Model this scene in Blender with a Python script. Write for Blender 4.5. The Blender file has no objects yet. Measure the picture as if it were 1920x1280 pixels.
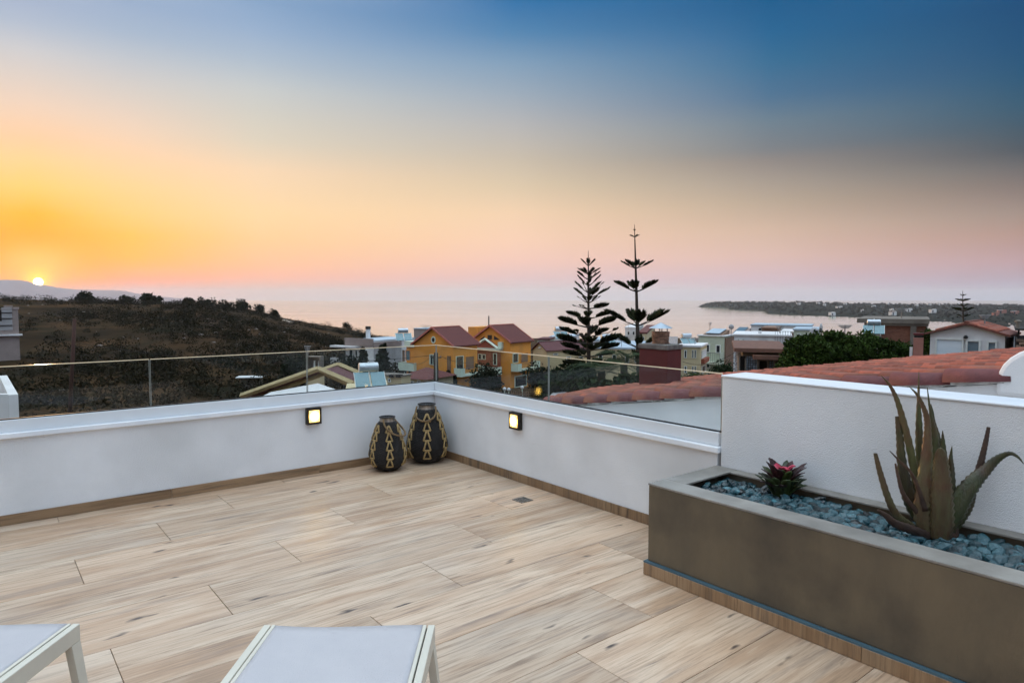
import bpy, math, random
import numpy as np
from mathutils import Vector, Matrix
random.seed(7); rng = np.random.default_rng(7)
D = bpy.data; SC = bpy.context.scene; COL = SC.collection
R = math.radians

# ------------------------------------------------------------------ camera
EYE = 1.55; FPX = 1269.0; PITCH = math.atan(80 / FPX)
cd = D.cameras.new('camera'); cam = D.objects.new('camera', cd); COL.objects.link(cam)
cd.sensor_width = 36; cd.lens = 36 * FPX / 1920; cd.clip_end = 60000; cd.clip_start = 0.05
cam.location = (0, 0, EYE); cam.rotation_euler = (math.pi / 2 - PITCH, 0, 0)
SC.camera = cam

# ------------------------------------------------------------------ sky
SUN_AZ, SUN_EL = -34.9, 1.15          # degrees from +Y (towards -X), above the horizon
def lin(c):
    return tuple(((v / 255) / 12.92 if v / 255 <= .04045 else ((v / 255 + .055) / 1.055) ** 2.4) for v in c)
wd = D.worlds.new('World'); SC.world = wd; wd.use_nodes = True
nt = wd.node_tree; nt.nodes.clear()
def N(t, **k):
    n = nt.nodes.new(t)
    for a, b in k.items(): setattr(n, a, b)
    return n
def L(a, b): nt.links.new(a, b)
def math_node(op, a, b=None, c=None, clamp=False):
    n = N('ShaderNodeMath', operation=op, use_clamp=clamp)
    for i, v in enumerate((a, b, c)):
        if v is None: continue
        if isinstance(v, (int, float)): n.inputs[i].default_value = v
        else: L(v, n.inputs[i])
    return n.outputs[0]
tc = N('ShaderNodeTexCoord'); sx = N('ShaderNodeSeparateXYZ'); L(tc.outputs['Generated'], sx.inputs[0])
el = math_node('MULTIPLY', math_node('ARCSINE', math_node('MAXIMUM', math_node('MINIMUM', sx.outputs[2], 1.0), -1.0)), 180 / math.pi)
azr = math_node('MULTIPLY', math_node('ARCTAN2', sx.outputs[0], sx.outputs[1]), 180 / math.pi)
sdz = math_node('WRAP', math_node('SUBTRACT', azr, SUN_AZ), 180, -180); daz = math_node('ABSOLUTE', sdz)
left = math_node('LESS_THAN', sdz, 0.0)          # sky left of the sun, mostly unseen, kept pale to brighten right-hand walls
dcol = math_node('MULTIPLY', daz, math_node('SUBTRACT', 1.0, math_node('MULTIPLY', left, .72)))
t_el = math_node('POWER', math_node('DIVIDE', math_node('MAXIMUM', el, 0.0), 90, clamp=True), 0.5)
ZEN = (328, 352, 372)  # unseen upper sky; it and the highest stops are raised to light the walls
columns = [   # azimuth from the sun, [(elevation, sRGB)]
 (0,  [(0,(236,140,100)),(.75,(255,140,60)),(1.5,(262,165,8)),(2.6,(264,158,0)),(4.2,(264,168,0)),(5.8,(262,186,42)),(7.6,(258,210,116)),(9.4,(255,214,150)),(10.8,(255,209,166)),(13,(240,212,190)),(14.8,(222,209,200)),(16.4,(205,205,208)),(18,(178,190,208)),(19.4,(166,181,206)),(30,(228,238,256)),(60,ZEN)]),
 (5.8,[(0,(205,172,176)),(.78,(222,165,160)),(1.4,(255,158,122)),(2,(255,174,108)),(3,(256,186,78)),(4.6,(256,195,84)),(6.2,(255,208,125)),(8.1,(255,214,150)),(10.2,(255,213,172)),(12.5,(238,212,190)),(14.8,(215,207,200)),(16.8,(192,198,206)),(18.6,(166,184,206)),(20.5,(154,175,204)),(30,(225,236,256)),(60,ZEN)]),
 (14.5,[(0,(198,178,178)),(.7,(206,176,172)),(1.7,(250,181,156)),(2.5,(255,191,150)),(4.6,(255,207,150)),(6.6,(255,217,164)),(9.9,(248,216,180)),(12.1,(222,210,190)),(13.8,(212,207,195)),(15.9,(199,203,203)),(18,(172,188,205)),(20,(150,175,205)),(21.9,(135,165,200)),(32,(215,230,254)),(60,ZEN)]),
 (35, [(0,(198,190,198)),(.7,(202,190,195)),(1.8,(226,191,190)),(3.1,(245,200,185)),(4.9,(250,208,180)),(7.1,(245,210,175)),(9.3,(222,200,170)),(11.4,(203,189,170)),(14.3,(180,180,181)),(16.5,(155,170,185)),(18.7,(128,158,185)),(20.9,(80,132,176)),(23.2,(40,112,168)),(36,(110,155,200)),(62,ZEN)]),
 (55.4,[(0,(186,180,198)),(.5,(190,180,195)),(1.7,(210,181,190)),(3.3,(222,186,175)),(5.4,(212,181,160)),(7.5,(186,166,146)),(9.1,(165,152,140)),(10.7,(140,132,128)),(11.5,(121,125,130)),(13.5,(105,125,140)),(15.3,(74,112,144)),(17.6,(45,106,146)),(19.7,(18,97,146)),(21.9,(0,88,140)),(36,(80,135,185)),(62,ZEN)]),
 (71.7,[(0,(160,165,190)),(.4,(164,162,184)),(1.1,(172,156,175)),(2.5,(190,156,160)),(4.3,(180,146,135)),(5.7,(160,140,130)),(7.4,(130,115,110)),(8.8,(101,99,101)),(9.8,(72,80,90)),(10.9,(60,82,98)),(12.6,(40,84,110)),(14.6,(14,80,117)),(16.5,(0,75,119)),(19,(0,71,118)),(34,(75,130,180)),(60,ZEN)]),
]
back = [(0,(165,168,190)),(3,(196,178,182)),(7,(176,172,186)),(14,(160,184,214)),(30,(190,216,250)),(60,ZEN)]
prev = None
for k, (az, stops) in enumerate(columns):
    cr = N('ShaderNodeValToRGB'); L(t_el, cr.inputs[0]); e = cr.color_ramp.elements
    for i, (ev, c) in enumerate(stops):
        p_ = (ev / 90) ** .5
        s = e[i] if i < 2 else e.new(p_)
        s.position = p_
        s.color = (*lin(c), 1)
    if prev is None: prev = cr.outputs[0]
    else:
        mr = N('ShaderNodeMapRange'); mr.clamp = True; mr.interpolation_type = 'LINEAR'
        mr.inputs[1].default_value = columns[k - 1][0]; mr.inputs[2].default_value = az
        L(dcol, mr.inputs[0])
        mx = N('ShaderNodeMix', data_type='RGBA'); L(mr.outputs[0], mx.inputs[0]); L(prev, mx.inputs[6]); L(cr.outputs[0], mx.inputs[7])
        prev = mx.outputs[2]
cr = N('ShaderNodeValToRGB'); L(t_el, cr.inputs[0]); e = cr.color_ramp.elements
for i, (ev, c) in enumerate(back):
    s = e[i] if i < 2 else e.new((ev / 90) ** .5)
    s.position = (ev / 90) ** .5; s.color = (*lin(c), 1)
def span(a, b):
    m_ = N('ShaderNodeMapRange'); m_.interpolation_type = 'SMOOTHSTEP'; L(daz, m_.inputs[0]); m_.inputs[1].default_value = a; m_.inputs[2].default_value = b; return m_.outputs[0]
fr_, fl_ = span(72, 128), span(85, 178)
fb_ = math_node('ADD', math_node('MULTIPLY', fr_, math_node('SUBTRACT', 1.0, left)), math_node('MULTIPLY', fl_, left))
mx = N('ShaderNodeMix', data_type='RGBA'); L(fb_, mx.inputs[0]); L(prev, mx.inputs[6]); L(cr.outputs[0], mx.inputs[7]); prev = mx.outputs[2]
# pale aureole over the sun, and the disc itself
sun_dir = Vector((math.sin(R(SUN_AZ)) * math.cos(R(SUN_EL)), math.cos(R(SUN_AZ)) * math.cos(R(SUN_EL)), math.sin(R(SUN_EL))))
ex_ = math_node('DIVIDE', daz, 2.3); ey_ = math_node('DIVIDE', math_node('SUBTRACT', el, 2.5), 1.3)
g = math_node('EXPONENT', math_node('MULTIPLY', math_node('ADD', math_node('MULTIPLY', ex_, ex_), math_node('MULTIPLY', ey_, ey_)), -1.0))
ma = N('ShaderNodeMix', data_type='RGBA'); L(math_node('MULTIPLY', g, .7), ma.inputs[0]); L(prev, ma.inputs[6]); ma.inputs[7].default_value = (*lin((258, 210, 110)), 1)
r2 = math_node('SQRT', math_node('ADD', math_node('POWER', daz, 2.0), math_node('POWER', math_node('SUBTRACT', el, SUN_EL), 2.0)))
mr = N('ShaderNodeMapRange'); L(r2, mr.inputs[0]); mr.inputs[1].default_value = .24; mr.inputs[2].default_value = .31; mr.inputs[3].default_value = 1; mr.inputs[4].default_value = 0
gl_ = math_node('EXPONENT', math_node('MULTIPLY', math_node('POWER', math_node('DIVIDE', r2, .75), 2.0), -1.0))
mg = N('ShaderNodeMix', data_type='RGBA', blend_type='ADD'); L(gl_, mg.inputs[0]); L(ma.outputs[2], mg.inputs[6]); mg.inputs[7].default_value = (1.6, .55, .02, 1)
ms = N('ShaderNodeMix', data_type='RGBA'); L(mr.outputs[0], ms.inputs[0]); L(mg.outputs[2], ms.inputs[6]); ms.inputs[7].default_value = (14, 11.5, 6.5, 1)
sky = N('ShaderNodeTexSky', sky_type='NISHITA', sun_disc=False, sun_elevation=R(SUN_EL), sun_rotation=R(SUN_AZ), altitude=40, air_density=1.0, dust_density=1.5)
bg1 = N('ShaderNodeBackground'); L(ms.outputs[2], bg1.inputs[0]); bg1.inputs[1].default_value = .672
bg2 = N('ShaderNodeBackground'); L(sky.outputs[0], bg2.inputs[0]); bg2.inputs[1].default_value = .006
ad = N('ShaderNodeAddShader'); L(bg1.outputs[0], ad.inputs[0]); L(bg2.outputs[0], ad.inputs[1])
wo = N('ShaderNodeOutputWorld'); L(ad.outputs[0], wo.inputs[0])

sl = D.lights.new('sun', 'SUN'); sl.energy = 2.0; sl.angle = R(.53); sl.color = (1, .55, .24)
sun = D.objects.new('sun', sl); COL.objects.link(sun)
sun.rotation_euler = (-sun_dir).to_track_quat('-Z', 'Y').to_euler()
vs = SC.view_settings; vs.view_transform = 'Standard'; vs.look = 'None'; vs.exposure = 0.57; vs.gamma = 1.0; vs.use_curve_mapping = False
SC.cycles.use_denoising = True
try: SC.cycles.denoiser = 'OPENIMAGEDENOISE'
except Exception: pass
SC.cycles.max_bounces = 8; SC.cycles.transparent_max_bounces = 16; SC.cycles.volume_bounces = 1
SC.cycles.sample_clamp_indirect = 8; SC.cycles.use_adaptive_sampling = True; SC.cycles.adaptive_threshold = .03

# ------------------------------------------------------------------ geometry helpers
FW = Vector((0, math.cos(PITCH), -math.sin(PITCH))); UP = Vector((0, math.sin(PITCH), math.cos(PITCH)))
def ray(px, py):
    d = FW * FPX + Vector((px - 960, 0, 0)) + UP * (640 - py)
    return d / d.y
def at(px, py, Y): return Vector((0, 0, EYE)) + ray(px, py) * Y
def onz(px, py, z):
    d = ray(px, py); return Vector((0, 0, EYE)) + d * ((z - EYE) / d.z)
def local(M, px, py, ax, val):
    """point where the line of sight meets the plane (axis = val) of a thing's own frame"""
    Mi = M.inverted(); o = Mi @ Vector((0, 0, EYE)); d = Mi.to_3x3() @ ray(px, py)
    return o + d * ((val - o[ax]) / d[ax])

class MB:
    def __init__(s): s.v = []; s.f = []
    def add(s, vs, fs):
        b = len(s.v); s.v += [tuple(p) for p in vs]; s.f += [tuple(i + b for i in q) for q in fs]; return s
    def box(s, x0, x1, y0, y1, z0, z1):
        return s.add([(x0,y0,z0),(x1,y0,z0),(x1,y1,z0),(x0,y1,z0),(x0,y0,z1),(x1,y0,z1),(x1,y1,z1),(x0,y1,z1)],
                     [(0,3,2,1),(4,5,6,7),(0,1,5,4),(1,2,6,5),(2,3,7,6),(3,0,4,7)])
    def extrude(s, pts, vec):
        n = len(pts); vec = Vector(vec); a = [Vector(p) for p in pts]
        return s.add(a + [p + vec for p in a], [tuple(range(n))[::-1], tuple(range(n, 2 * n))] + [(i, (i + 1) % n, n + (i + 1) % n, n + i) for i in range(n)])
    def tube(s, path, rad, n=8, flat=1.0, up=(0, 0, 1)):
        path = [Vector(p) for p in path]
        if not hasattr(rad, '__len__'): rad = [rad] * len(path)
        vs = []
        for i, p in enumerate(path):
            t = (path[min(i + 1, len(path) - 1)] - path[max(i - 1, 0)]).normalized()
            u = Vector(up)
            if abs(t.dot(u)) > .95: u = Vector((1, 0, 0))
            a = t.cross(u).normalized(); b = a.cross(t)
            for k in range(n):
                th = 2 * math.pi * k / n
                vs.append(p + (a * math.cos(th) + b * math.sin(th) * flat) * rad[i])
        fs = []
        for i in range(len(path) - 1):
            for k in range(n):
                fs.append((i * n + k, i * n + (k + 1) % n, (i + 1) * n + (k + 1) % n, (i + 1) * n + k))
        m = (len(path) - 1) * n
        fs += [tuple(range(n))[::-1], tuple(range(m, m + n))]
        return s.add(vs, fs)
    def bar(s, a, b, w, h=None): return s.tube([a, b], (w if h is None else max(w, h)) * .7071, 4)
    def lathe(s, prof, n=24, c=(0, 0, 0), cap=True):
        vs = [(c[0] + r * math.cos(2 * math.pi * k / n), c[1] + r * math.sin(2 * math.pi * k / n), c[2] + z) for r, z in prof for k in range(n)]
        fs = [(i * n + k, i * n + (k + 1) % n, (i + 1) * n + (k + 1) % n, (i + 1) * n + k) for i in range(len(prof) - 1) for k in range(n)]
        if cap: fs += [tuple(range(n))[::-1], tuple(range((len(prof) - 1) * n, len(prof) * n))]
        return s.add(vs, fs)
    def mesh(s, name, mat):
        me = D.meshes.new(name); me.from_pydata(s.v, [], s.f); me.materials.append(mat); me.update(); return me
    def build(s, name, mat, parent=None, smooth=False, bevel=0, seg=2):
        me = s.mesh(name, mat); o = D.objects.new(name, me); COL.objects.link(o); o.parent = parent
        if smooth: me.shade_smooth()
        if bevel:
            b = o.modifiers.new('bevel', 'BEVEL'); b.width = bevel; b.segments = seg; b.limit_method = 'ANGLE'; b.angle_limit = R(40)
        return o
def tag(o, label=None, cat=None, group=None, kind=None):
    for k, v in (('label', label), ('category', cat), ('group', group), ('kind', kind)):
        if v: o[k] = v
    return o
def thing(name, label, cat, M=None, group=None):
    o = D.objects.new(name, None); COL.objects.link(o); o.empty_display_size = .2
    if M is not None: o.matrix_world = M
    return tag(o, label, cat, group)
def fast_mesh(name, V, F, mat, parent=None):
    """V (n,3), F (m,k) arrays"""
    me = D.meshes.new(name); n, k = F.shape
    me.vertices.add(len(V)); me.vertices.foreach_set('co', np.asarray(V, np.float32).ravel())
    me.loops.add(n * k); me.loops.foreach_set('vertex_index', F.astype(np.int32).ravel())
    me.polygons.add(n); me.polygons.foreach_set('loop_start', np.arange(0, n * k, k, dtype=np.int32))
    me.update(calc_edges=True); me.materials.append(mat)
    o = D.objects.new(name, me); COL.objects.link(o); o.parent = parent
    return o
def inst(name, me, parent, loc, rot=(0, 0, 0), sc=(1, 1, 1)):
    o = D.objects.new(name, me); COL.objects.link(o); o.parent = parent
    o.location = loc; o.rotation_euler = rot; o.scale = sc; return o
def frame(x, y, z, yaw): return Matrix.Translation((x, y, z)) @ Matrix.Rotation(yaw, 4, 'Z')

# ------------------------------------------------------------------ materials
def pmat(name, c1, c2=None, scale=4.0, rough=.7, bump=0., bscale=60., stretch=(1,1,1), metal=0., spec=.5, rand=0., lo=.35, hi=.65, detail=6, island=0., emit=None, estr=0., coat=0., dirt=None, dscale=.6):
    m = D.materials.new(name); m.use_nodes = True; t = m.node_tree; b = t.nodes['Principled BSDF']
    def n(k, **a):
        q = t.nodes.new(k)
        for x, y in a.items(): setattr(q, x, y)
        return q
    lk = t.links.new
    tcn = n('ShaderNodeTexCoord'); mp = n('ShaderNodeMapping'); lk(tcn.outputs['Object'], mp.inputs[0]); mp.inputs['Scale'].default_value = stretch
    c2 = c2 or tuple(v * .82 for v in c1)
    nz = n('ShaderNodeTexNoise'); nz.inputs['Scale'].default_value = scale; nz.inputs['Detail'].default_value = detail; nz.inputs['Roughness'].default_value = .62; lk(mp.outputs[0], nz.inputs[0])
    cr = n('ShaderNodeValToRGB'); e = cr.color_ramp.elements; e[0].position = lo; e[1].position = hi; e[0].color = (*c2, 1); e[1].color = (*c1, 1); lk(nz.outputs[0], cr.inputs[0])
    out = cr.outputs[0]
    if dirt:
        nd = n('ShaderNodeTexNoise'); nd.inputs['Scale'].default_value = dscale; nd.inputs['Detail'].default_value = 8; lk(tcn.outputs['Object'], nd.inputs[0])
        rd = n('ShaderNodeValToRGB'); rd.color_ramp.elements[0].position = .48; rd.color_ramp.elements[1].position = .72; lk(nd.outputs[0], rd.inputs[0])
        mx = n('ShaderNodeMix', data_type='RGBA'); lk(rd.outputs[0], mx.inputs[0]); lk(out, mx.inputs[6]); mx.inputs[7].default_value = (*dirt, 1); out = mx.outputs[2]
    if rand or island:
        if rand: src = n('ShaderNodeObjectInfo').outputs['Random']; amt = rand
        else: src = n('ShaderNodeNewGeometry').outputs['Random Per Island']; amt = island
        mrn = n('ShaderNodeMapRange'); lk(src, mrn.inputs[0]); mrn.inputs[3].default_value = 1 - amt; mrn.inputs[4].default_value = 1 + amt
        hs = n('ShaderNodeHueSaturation'); lk(mrn.outputs[0], hs.inputs['Value']); lk(out, hs.inputs['Color']); out = hs.outputs[0]
    lk(out, b.inputs['Base Color'])
    b.inputs['Roughness'].default_value = rough; b.inputs['Metallic'].default_value = metal; b.inputs['Specular IOR Level'].default_value = spec
    b.inputs['Coat Weight'].default_value = coat
    if bump:
        nb = n('ShaderNodeTexNoise'); nb.inputs['Scale'].default_value = bscale; nb.inputs['Detail'].default_value = 5; lk(mp.outputs[0], nb.inputs[0])
        bp = n('ShaderNodeBump'); bp.inputs['Strength'].default_value = bump; bp.inputs['Distance'].default_value = .02; lk(nb.outputs[0], bp.inputs['Height']); lk(bp.outputs[0], b.inputs['Normal'])
    if emit:
        b.inputs['Emission Color'].default_value = (*emit, 1); b.inputs['Emission Strength'].default_value = estr
    return m

def wood_tile(name, pale, mid, dark, sat=1.0, axis=0):
    m = D.materials.new(name); m.use_nodes = True; t = m.node_tree; b = t.nodes['Principled BSDF']; lk = t.links.new
    def n(k, **a):
        q = t.nodes.new(k)
        for x, y in a.items(): setattr(q, x, y)
        return q
    tcn = n('ShaderNodeTexCoord'); oi = n('ShaderNodeObjectInfo')
    cx = n('ShaderNodeCombineXYZ'); 
    for i, kf in enumerate((37.0, 61.0, 83.0)):
        mm = n('ShaderNodeMath', operation='MULTIPLY'); lk(oi.outputs['Random'], mm.inputs[0]); mm.inputs[1].default_value = kf; lk(mm.outputs[0], cx.inputs[i])
    va = n('ShaderNodeVectorMath', operation='ADD'); lk(tcn.outputs['Object'], va.inputs[0]); lk(cx.outputs[0], va.inputs[1])
    def noise(sc, st, det=6, rgh=.6, dist=0.):
        mp = n('ShaderNodeMapping'); mp.inputs['Scale'].default_value = st; lk(va.outputs[0], mp.inputs[0])
        z = n('ShaderNodeTexNoise'); z.inputs['Scale'].default_value = sc; z.inputs['Detail'].default_value = det; z.inputs['Roughness'].default_value = rgh; z.inputs['Distortion'].default_value = dist; lk(mp.outputs[0], z.inputs[0]); return z.outputs[0]
    def S(a, bq, c): return (a, bq, c) if axis == 0 else (bq, c, a)
    def ramp(src, a, bq, ca=(0,0,0,1), cb=(1,1,1,1)):
        if a > bq: a, bq, ca, cb = bq, a, cb, ca
        r = n('ShaderNodeValToRGB'); r.color_ramp.elements[0].position = a; r.color_ramp.elements[1].position = bq; r.color_ramp.elements[0].color = ca; r.color_ramp.elements[1].color = cb; lk(src, r.inputs[0]); return r.outputs[0]
    def mix(f, a, bq, mode='MIX'):
        x = n('ShaderNodeMix', data_type='RGBA', blend_type=mode)
        if isinstance(f, float): x.inputs[0].default_value = f
        else: lk(f, x.inputs[0])
        for i, q in ((6, a), (7, bq)):
            if isinstance(q, tuple): x.inputs[i].default_value = (*q, 1)
            else: lk(q, x.inputs[i])
        return x.outputs[2]
    broad = noise(2.2, S(.55, 3.2, 3.2), 3, .5, .6)
    fine = noise(13, S(.2, 4.5, 4.5), 9, .7, .4)
    hair = noise(30, S(.12, 5, 5), 4, .7)
    col = ramp(broad, .36, .62, (*mid, 1), (*pale, 1))
    col = mix(ramp(fine, .49, .68), col, tuple(v * .56 for v in mid))
    tone = noise(1.1, S(.6, 1.6, 1.6), 3, .5, .8)
    col = mix(ramp(tone, .48, .72, (0, 0, 0, 1), (.6, .6, .6, 1)), col, (mid[0] * 1.16, mid[1] * 1.16, mid[2] * 1.18))
    col = mix(ramp(tone, .44, .28, (0, 0, 0, 1), (.6, .6, .6, 1)), col, (pale[0] * .8, pale[1] * .86, pale[2] * .95))
    col = mix(ramp(fine, .44, .24), col, tuple(min(1, v * 1.1) for v in pale))
    col = mix(ramp(hair, .55, .85), col, tuple(v * .75 for v in mid))
    # grey weathered streaks and knots
    streak = noise(1.7, S(.5, 6.5, 6.5), 5, .6, 1.2)
    col = mix(ramp(streak, .56, .76), col, tuple(v * 1.25 for v in dark))
    crack = noise(3.4, S(.35, 7, 7), 6, .7, 1.6)
    col = mix(ramp(crack, .64, .72, (0, 0, 0, 1), (.75, .75, .75, 1)), col, tuple(v * .8 for v in dark))
    mp = n('ShaderNodeMapping'); mp.inputs['Scale'].default_value = S(1.7, 5.5, 5.5); lk(va.outputs[0], mp.inputs[0])
    wv = n('ShaderNodeTexNoise'); wv.inputs['Scale'].default_value = 3.0; lk(mp.outputs[0], wv.inputs[0])
    wa = n('ShaderNodeVectorMath', operation='MULTIPLY_ADD'); lk(wv.outputs[1], wa.inputs[0]); wa.inputs[1].default_value = (.5, .5, .5); lk(mp.outputs[0], wa.inputs[2])
    vo = n('ShaderNodeTexVoronoi'); vo.inputs['Scale'].default_value = 1.15; lk(wa.outputs[0], vo.inputs[0])
    col = mix(ramp(vo.outputs['Distance'], .13, .05), col, tuple(v * .45 for v in dark))
    mrn = n('ShaderNodeMapRange'); lk(oi.outputs['Random'], mrn.inputs[0]); mrn.inputs[3].default_value = .84; mrn.inputs[4].default_value = 1.1
    hs = n('ShaderNodeHueSaturation'); hs.inputs['Saturation'].default_value = sat; lk(mrn.outputs[0], hs.inputs['Value']); lk(col, hs.inputs['Color'])
    lk(hs.outputs[0], b.inputs['Base Color'])
    rr = n('ShaderNodeMapRange'); lk(fine, rr.inputs[0]); rr.inputs[3].default_value = .28; rr.inputs[4].default_value = .48; lk(rr.outputs[0], b.inputs['Roughness'])
    bp = n('ShaderNodeBump'); bp.inputs['Strength'].default_value = .12; bp.inputs['Distance'].default_value = .004; lk(fine, bp.inputs['Height']); lk(bp.outputs[0], b.inputs['Normal'])
    return m

def glass_mat(name, tint=(.9, .93, .92), refl=1.0):
    m = D.materials.new(name); m.use_nodes = True; t = m.node_tree; t.nodes.clear(); lk = t.links.new
    o = t.nodes.new('ShaderNodeOutputMaterial'); mx = t.nodes.new('ShaderNodeMixShader'); tr = t.nodes.new('ShaderNodeBsdfTransparent'); gl = t.nodes.new('ShaderNodeBsdfGlossy'); lw = t.nodes.new('ShaderNodeLayerWeight')
    pw = t.nodes.new('ShaderNodeMath'); pw.operation = 'POWER'; lk(lw.outputs['Facing'], pw.inputs[0]); pw.inputs[1].default_value = 5
    fr = t.nodes.new('ShaderNodeMath'); fr.operation = 'MULTIPLY_ADD'; lk(pw.outputs[0], fr.inputs[0]); fr.inputs[1].default_value = .3; fr.inputs[2].default_value = .016
    tr.inputs[0].default_value = (*tint, 1); gl.inputs['Roughness'].default_value = .0; lw.inputs[0].default_value = .5; gl.inputs[0].default_value = (refl, refl, refl, 1)
    lk(fr.outputs[0], mx.inputs[0]); lk(tr.outputs[0], mx.inputs[1]); lk(gl.outputs[0], mx.inputs[2]); lk(mx.outputs[0], o.inputs[0]); return m

M_plank = wood_tile('wood_look_tile', (.62, .468, .335), (.45, .288, .178), (.16, .115, .09))
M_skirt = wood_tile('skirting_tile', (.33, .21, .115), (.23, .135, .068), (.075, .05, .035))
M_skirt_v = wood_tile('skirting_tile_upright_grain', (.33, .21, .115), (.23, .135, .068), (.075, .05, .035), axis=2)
M_grout = pmat('grout', (.22, .18, .14), rough=.9)
M_stucco = pmat('white_stucco', (.85, .85, .845), (.80, .80, .80), scale=2.5, rough=.9, bump=.5, bscale=230, detail=8, dirt=(.69, .69, .68), dscale=1.1)
M_marble = pmat('pale_marble', (.84, .85, .86), (.74, .77, .8), scale=3, rough=.35)
M_channel = pmat('white_aluminium', (.72, .75, .77), (.68, .71, .73), scale=1.5, rough=.38)
M_gasket = pmat('black_gasket', (.012, .012, .014), rough=.5)
M_glass = glass_mat('balustrade_glass', (.935, .955, .95))
M_edge = pmat('sky_tinted_glass_edge', (.82, .70, .48), rough=.2, spec=.8)  # warm sky glow refracted by the glass, put into the edge colour
M_edge2 = pmat('ground_glass_edge', (.25, .27, .25), rough=.3, spec=.5)
M_lampf = pmat('dark_bronze_metal', (.02, .017, .014), rough=.45, metal=.3)
M_lampd = pmat('lit_diffuser', (.9, .8, .6), rough=.4, emit=(1, .57, .085), estr=6)
_t = M_lampd.node_tree; _c = _t.nodes.new('ShaderNodeTexCoord'); _l = _t.nodes.new('ShaderNodeVectorMath'); _l.operation = 'LENGTH'; _t.links.new(_c.outputs['Object'], _l.inputs[0])
_m = _t.nodes.new('ShaderNodeMapRange'); _t.links.new(_l.outputs['Value'], _m.inputs[0]); _m.inputs[1].default_value = .03; _m.inputs[2].default_value = .072; _m.inputs[3].default_value = 30; _m.inputs[4].default_value = 1.1; _m.interpolation_type = 'SMOOTHSTEP'
_t.links.new(_m.outputs[0], _t.nodes['Principled BSDF'].inputs['Emission Strength'])
M_wicker = pmat('black_wicker', (.018, .015, .014), (.006, .005, .005), scale=60, rough=.45, bump=.8, bscale=160, spec=.35)
M_straw = pmat('straw_braid', (.50, .35, .15), (.32, .21, .08), scale=90, rough=.7, bump=.6, bscale=220)
M_tin = pmat('galvanised_collar', (.45, .42, .38), (.2, .18, .16), scale=24, rough=.35, metal=.8, stretch=(1, 1, .2))
M_rope = pmat('jute_rope', (.30, .19, .09), (.16, .10, .05), scale=140, rough=.9, bump=.8, bscale=260)
M_planter = pmat('microcement', (.150, .112, .066), (.105, .080, .050), scale=3.2, rough=.6, bump=.3, bscale=9, stretch=(1, 1, .45), dirt=(.050, .039, .027), dscale=2.1, detail=10)
M_rim = pmat('microcement_rim', (.31, .285, .25), (.20, .18, .155), scale=3.5, rough=.55, bump=.1, bscale=20, dirt=(.16, .145, .125), dscale=3)
M_blue = pmat('blue_sealant_strip', (.062, .118, .145), rough=.6)
M_soil = pmat('dark_soil', (.02, .017, .014), rough=1)
M_frame = pmat('sand_powder_coat', (.66, .61, .50), (.61, .56, .46), rough=.42)
M_sling = pmat('white_mesh_sling', (.60, .565, .565), (.56, .53, .535), scale=5, rough=.75, bump=.5, bscale=420)
M_steel = pmat('brushed_steel', (.4, .39, .36), (.2, .19, .17), scale=60, rough=.35, metal=.9)

# ------------------------------------------------------------------ terrain
SEA = EYE - 35.05
def interp(x, xs, ys): return np.interp(x, xs, ys)
def village(d): return interp(d, [-60, 0, 20, 55, 95, 200, 400, 590, 760, 1200], [-4.5, -5, -6.5, -9, -11.5, -17, -26, -33, -40, -60])
CR_PX = [-900, -200, 0, 130, 230, 330, 400, 480, 540, 600, 650, 700, 735, 775, 840]
CR_PY = [520, 545, 556, 561, 564, 567, 571, 579, 595, 606, 613, 628, 634, 645, 660]
CR_D  = [240, 290, 305, 310, 315, 325, 335, 350, 370, 395, 420, 450, 475, 500, 520]
def tz(x, y):
    x = np.asarray(x, float); y = np.asarray(y, float)
    d = np.maximum(y, 5.0); px = 960 + FPX * x / d
    base = village(y) + .35 * np.sin(x * .11 + 1) * np.sin(y * .09) * np.clip((y - 20) / 40, 0, 1)
    dc = interp(px, CR_PX, CR_D); zc = EYE - (interp(px, CR_PX, CR_PY) - 560) / FPX * dc - .8
    s = np.clip((d - 85) / (dc - 85), 0, 1); s = s * s * (3 - 2 * s) * .45 + s * .55
    b0 = np.maximum(village(np.minimum(d, 150)), -10.8)
    hill = b0 * (1 - s) + zc * s
    rough_ = (np.sin(x * .05 + y * .031) + np.sin(x * .021 - y * .057 + 2) + .7 * np.sin(x * .13 + 1.3) * np.sin(y * .11)) * .55
    hill = hill + rough_ * np.clip(s * 4, 0, 1) * np.clip((1 - s) * 5, 0, 1)
    hill = np.where(d > dc, zc - (d - dc) * .07 - ((d - dc) * .012) ** 2, hill)
    w = np.clip((820 - px) / 90, 0, 1); w = w * w * (3 - 2 * w)
    w = np.where(y < 40, 0, w * np.clip((y - 40) / 40, 0, 1))
    return base * (1 - w) + hill * w
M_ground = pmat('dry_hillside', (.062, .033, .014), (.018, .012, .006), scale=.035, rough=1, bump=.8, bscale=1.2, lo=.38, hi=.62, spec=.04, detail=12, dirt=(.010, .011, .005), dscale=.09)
avals = np.concatenate([np.linspace(-1.7, -.95, 16)[:-1], np.linspace(-.95, .1, 190), np.linspace(.1, 1.7, 60)[1:]])
dvals = np.concatenate([np.linspace(-60, 40, 16)[:-1], np.linspace(40, 560, 170), np.geomspace(560, 1400, 14)[1:]])
A, DD = np.meshgrid(avals, dvals)
X = np.where(DD > 5, A * DD, 0) + np.where(DD <= 45, A * (45 - np.minimum(DD, 45)) * 1.2, 0); Y = DD
Z = np.maximum(tz(X, Y), SEA - 20)
nc = len(avals); idx = np.arange(len(dvals) * nc).reshape(len(dvals), nc)
F = np.stack([idx[:-1, :-1], idx[:-1, 1:], idx[1:, 1:], idx[1:, :-1]], -1).reshape(-1, 4)
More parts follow.
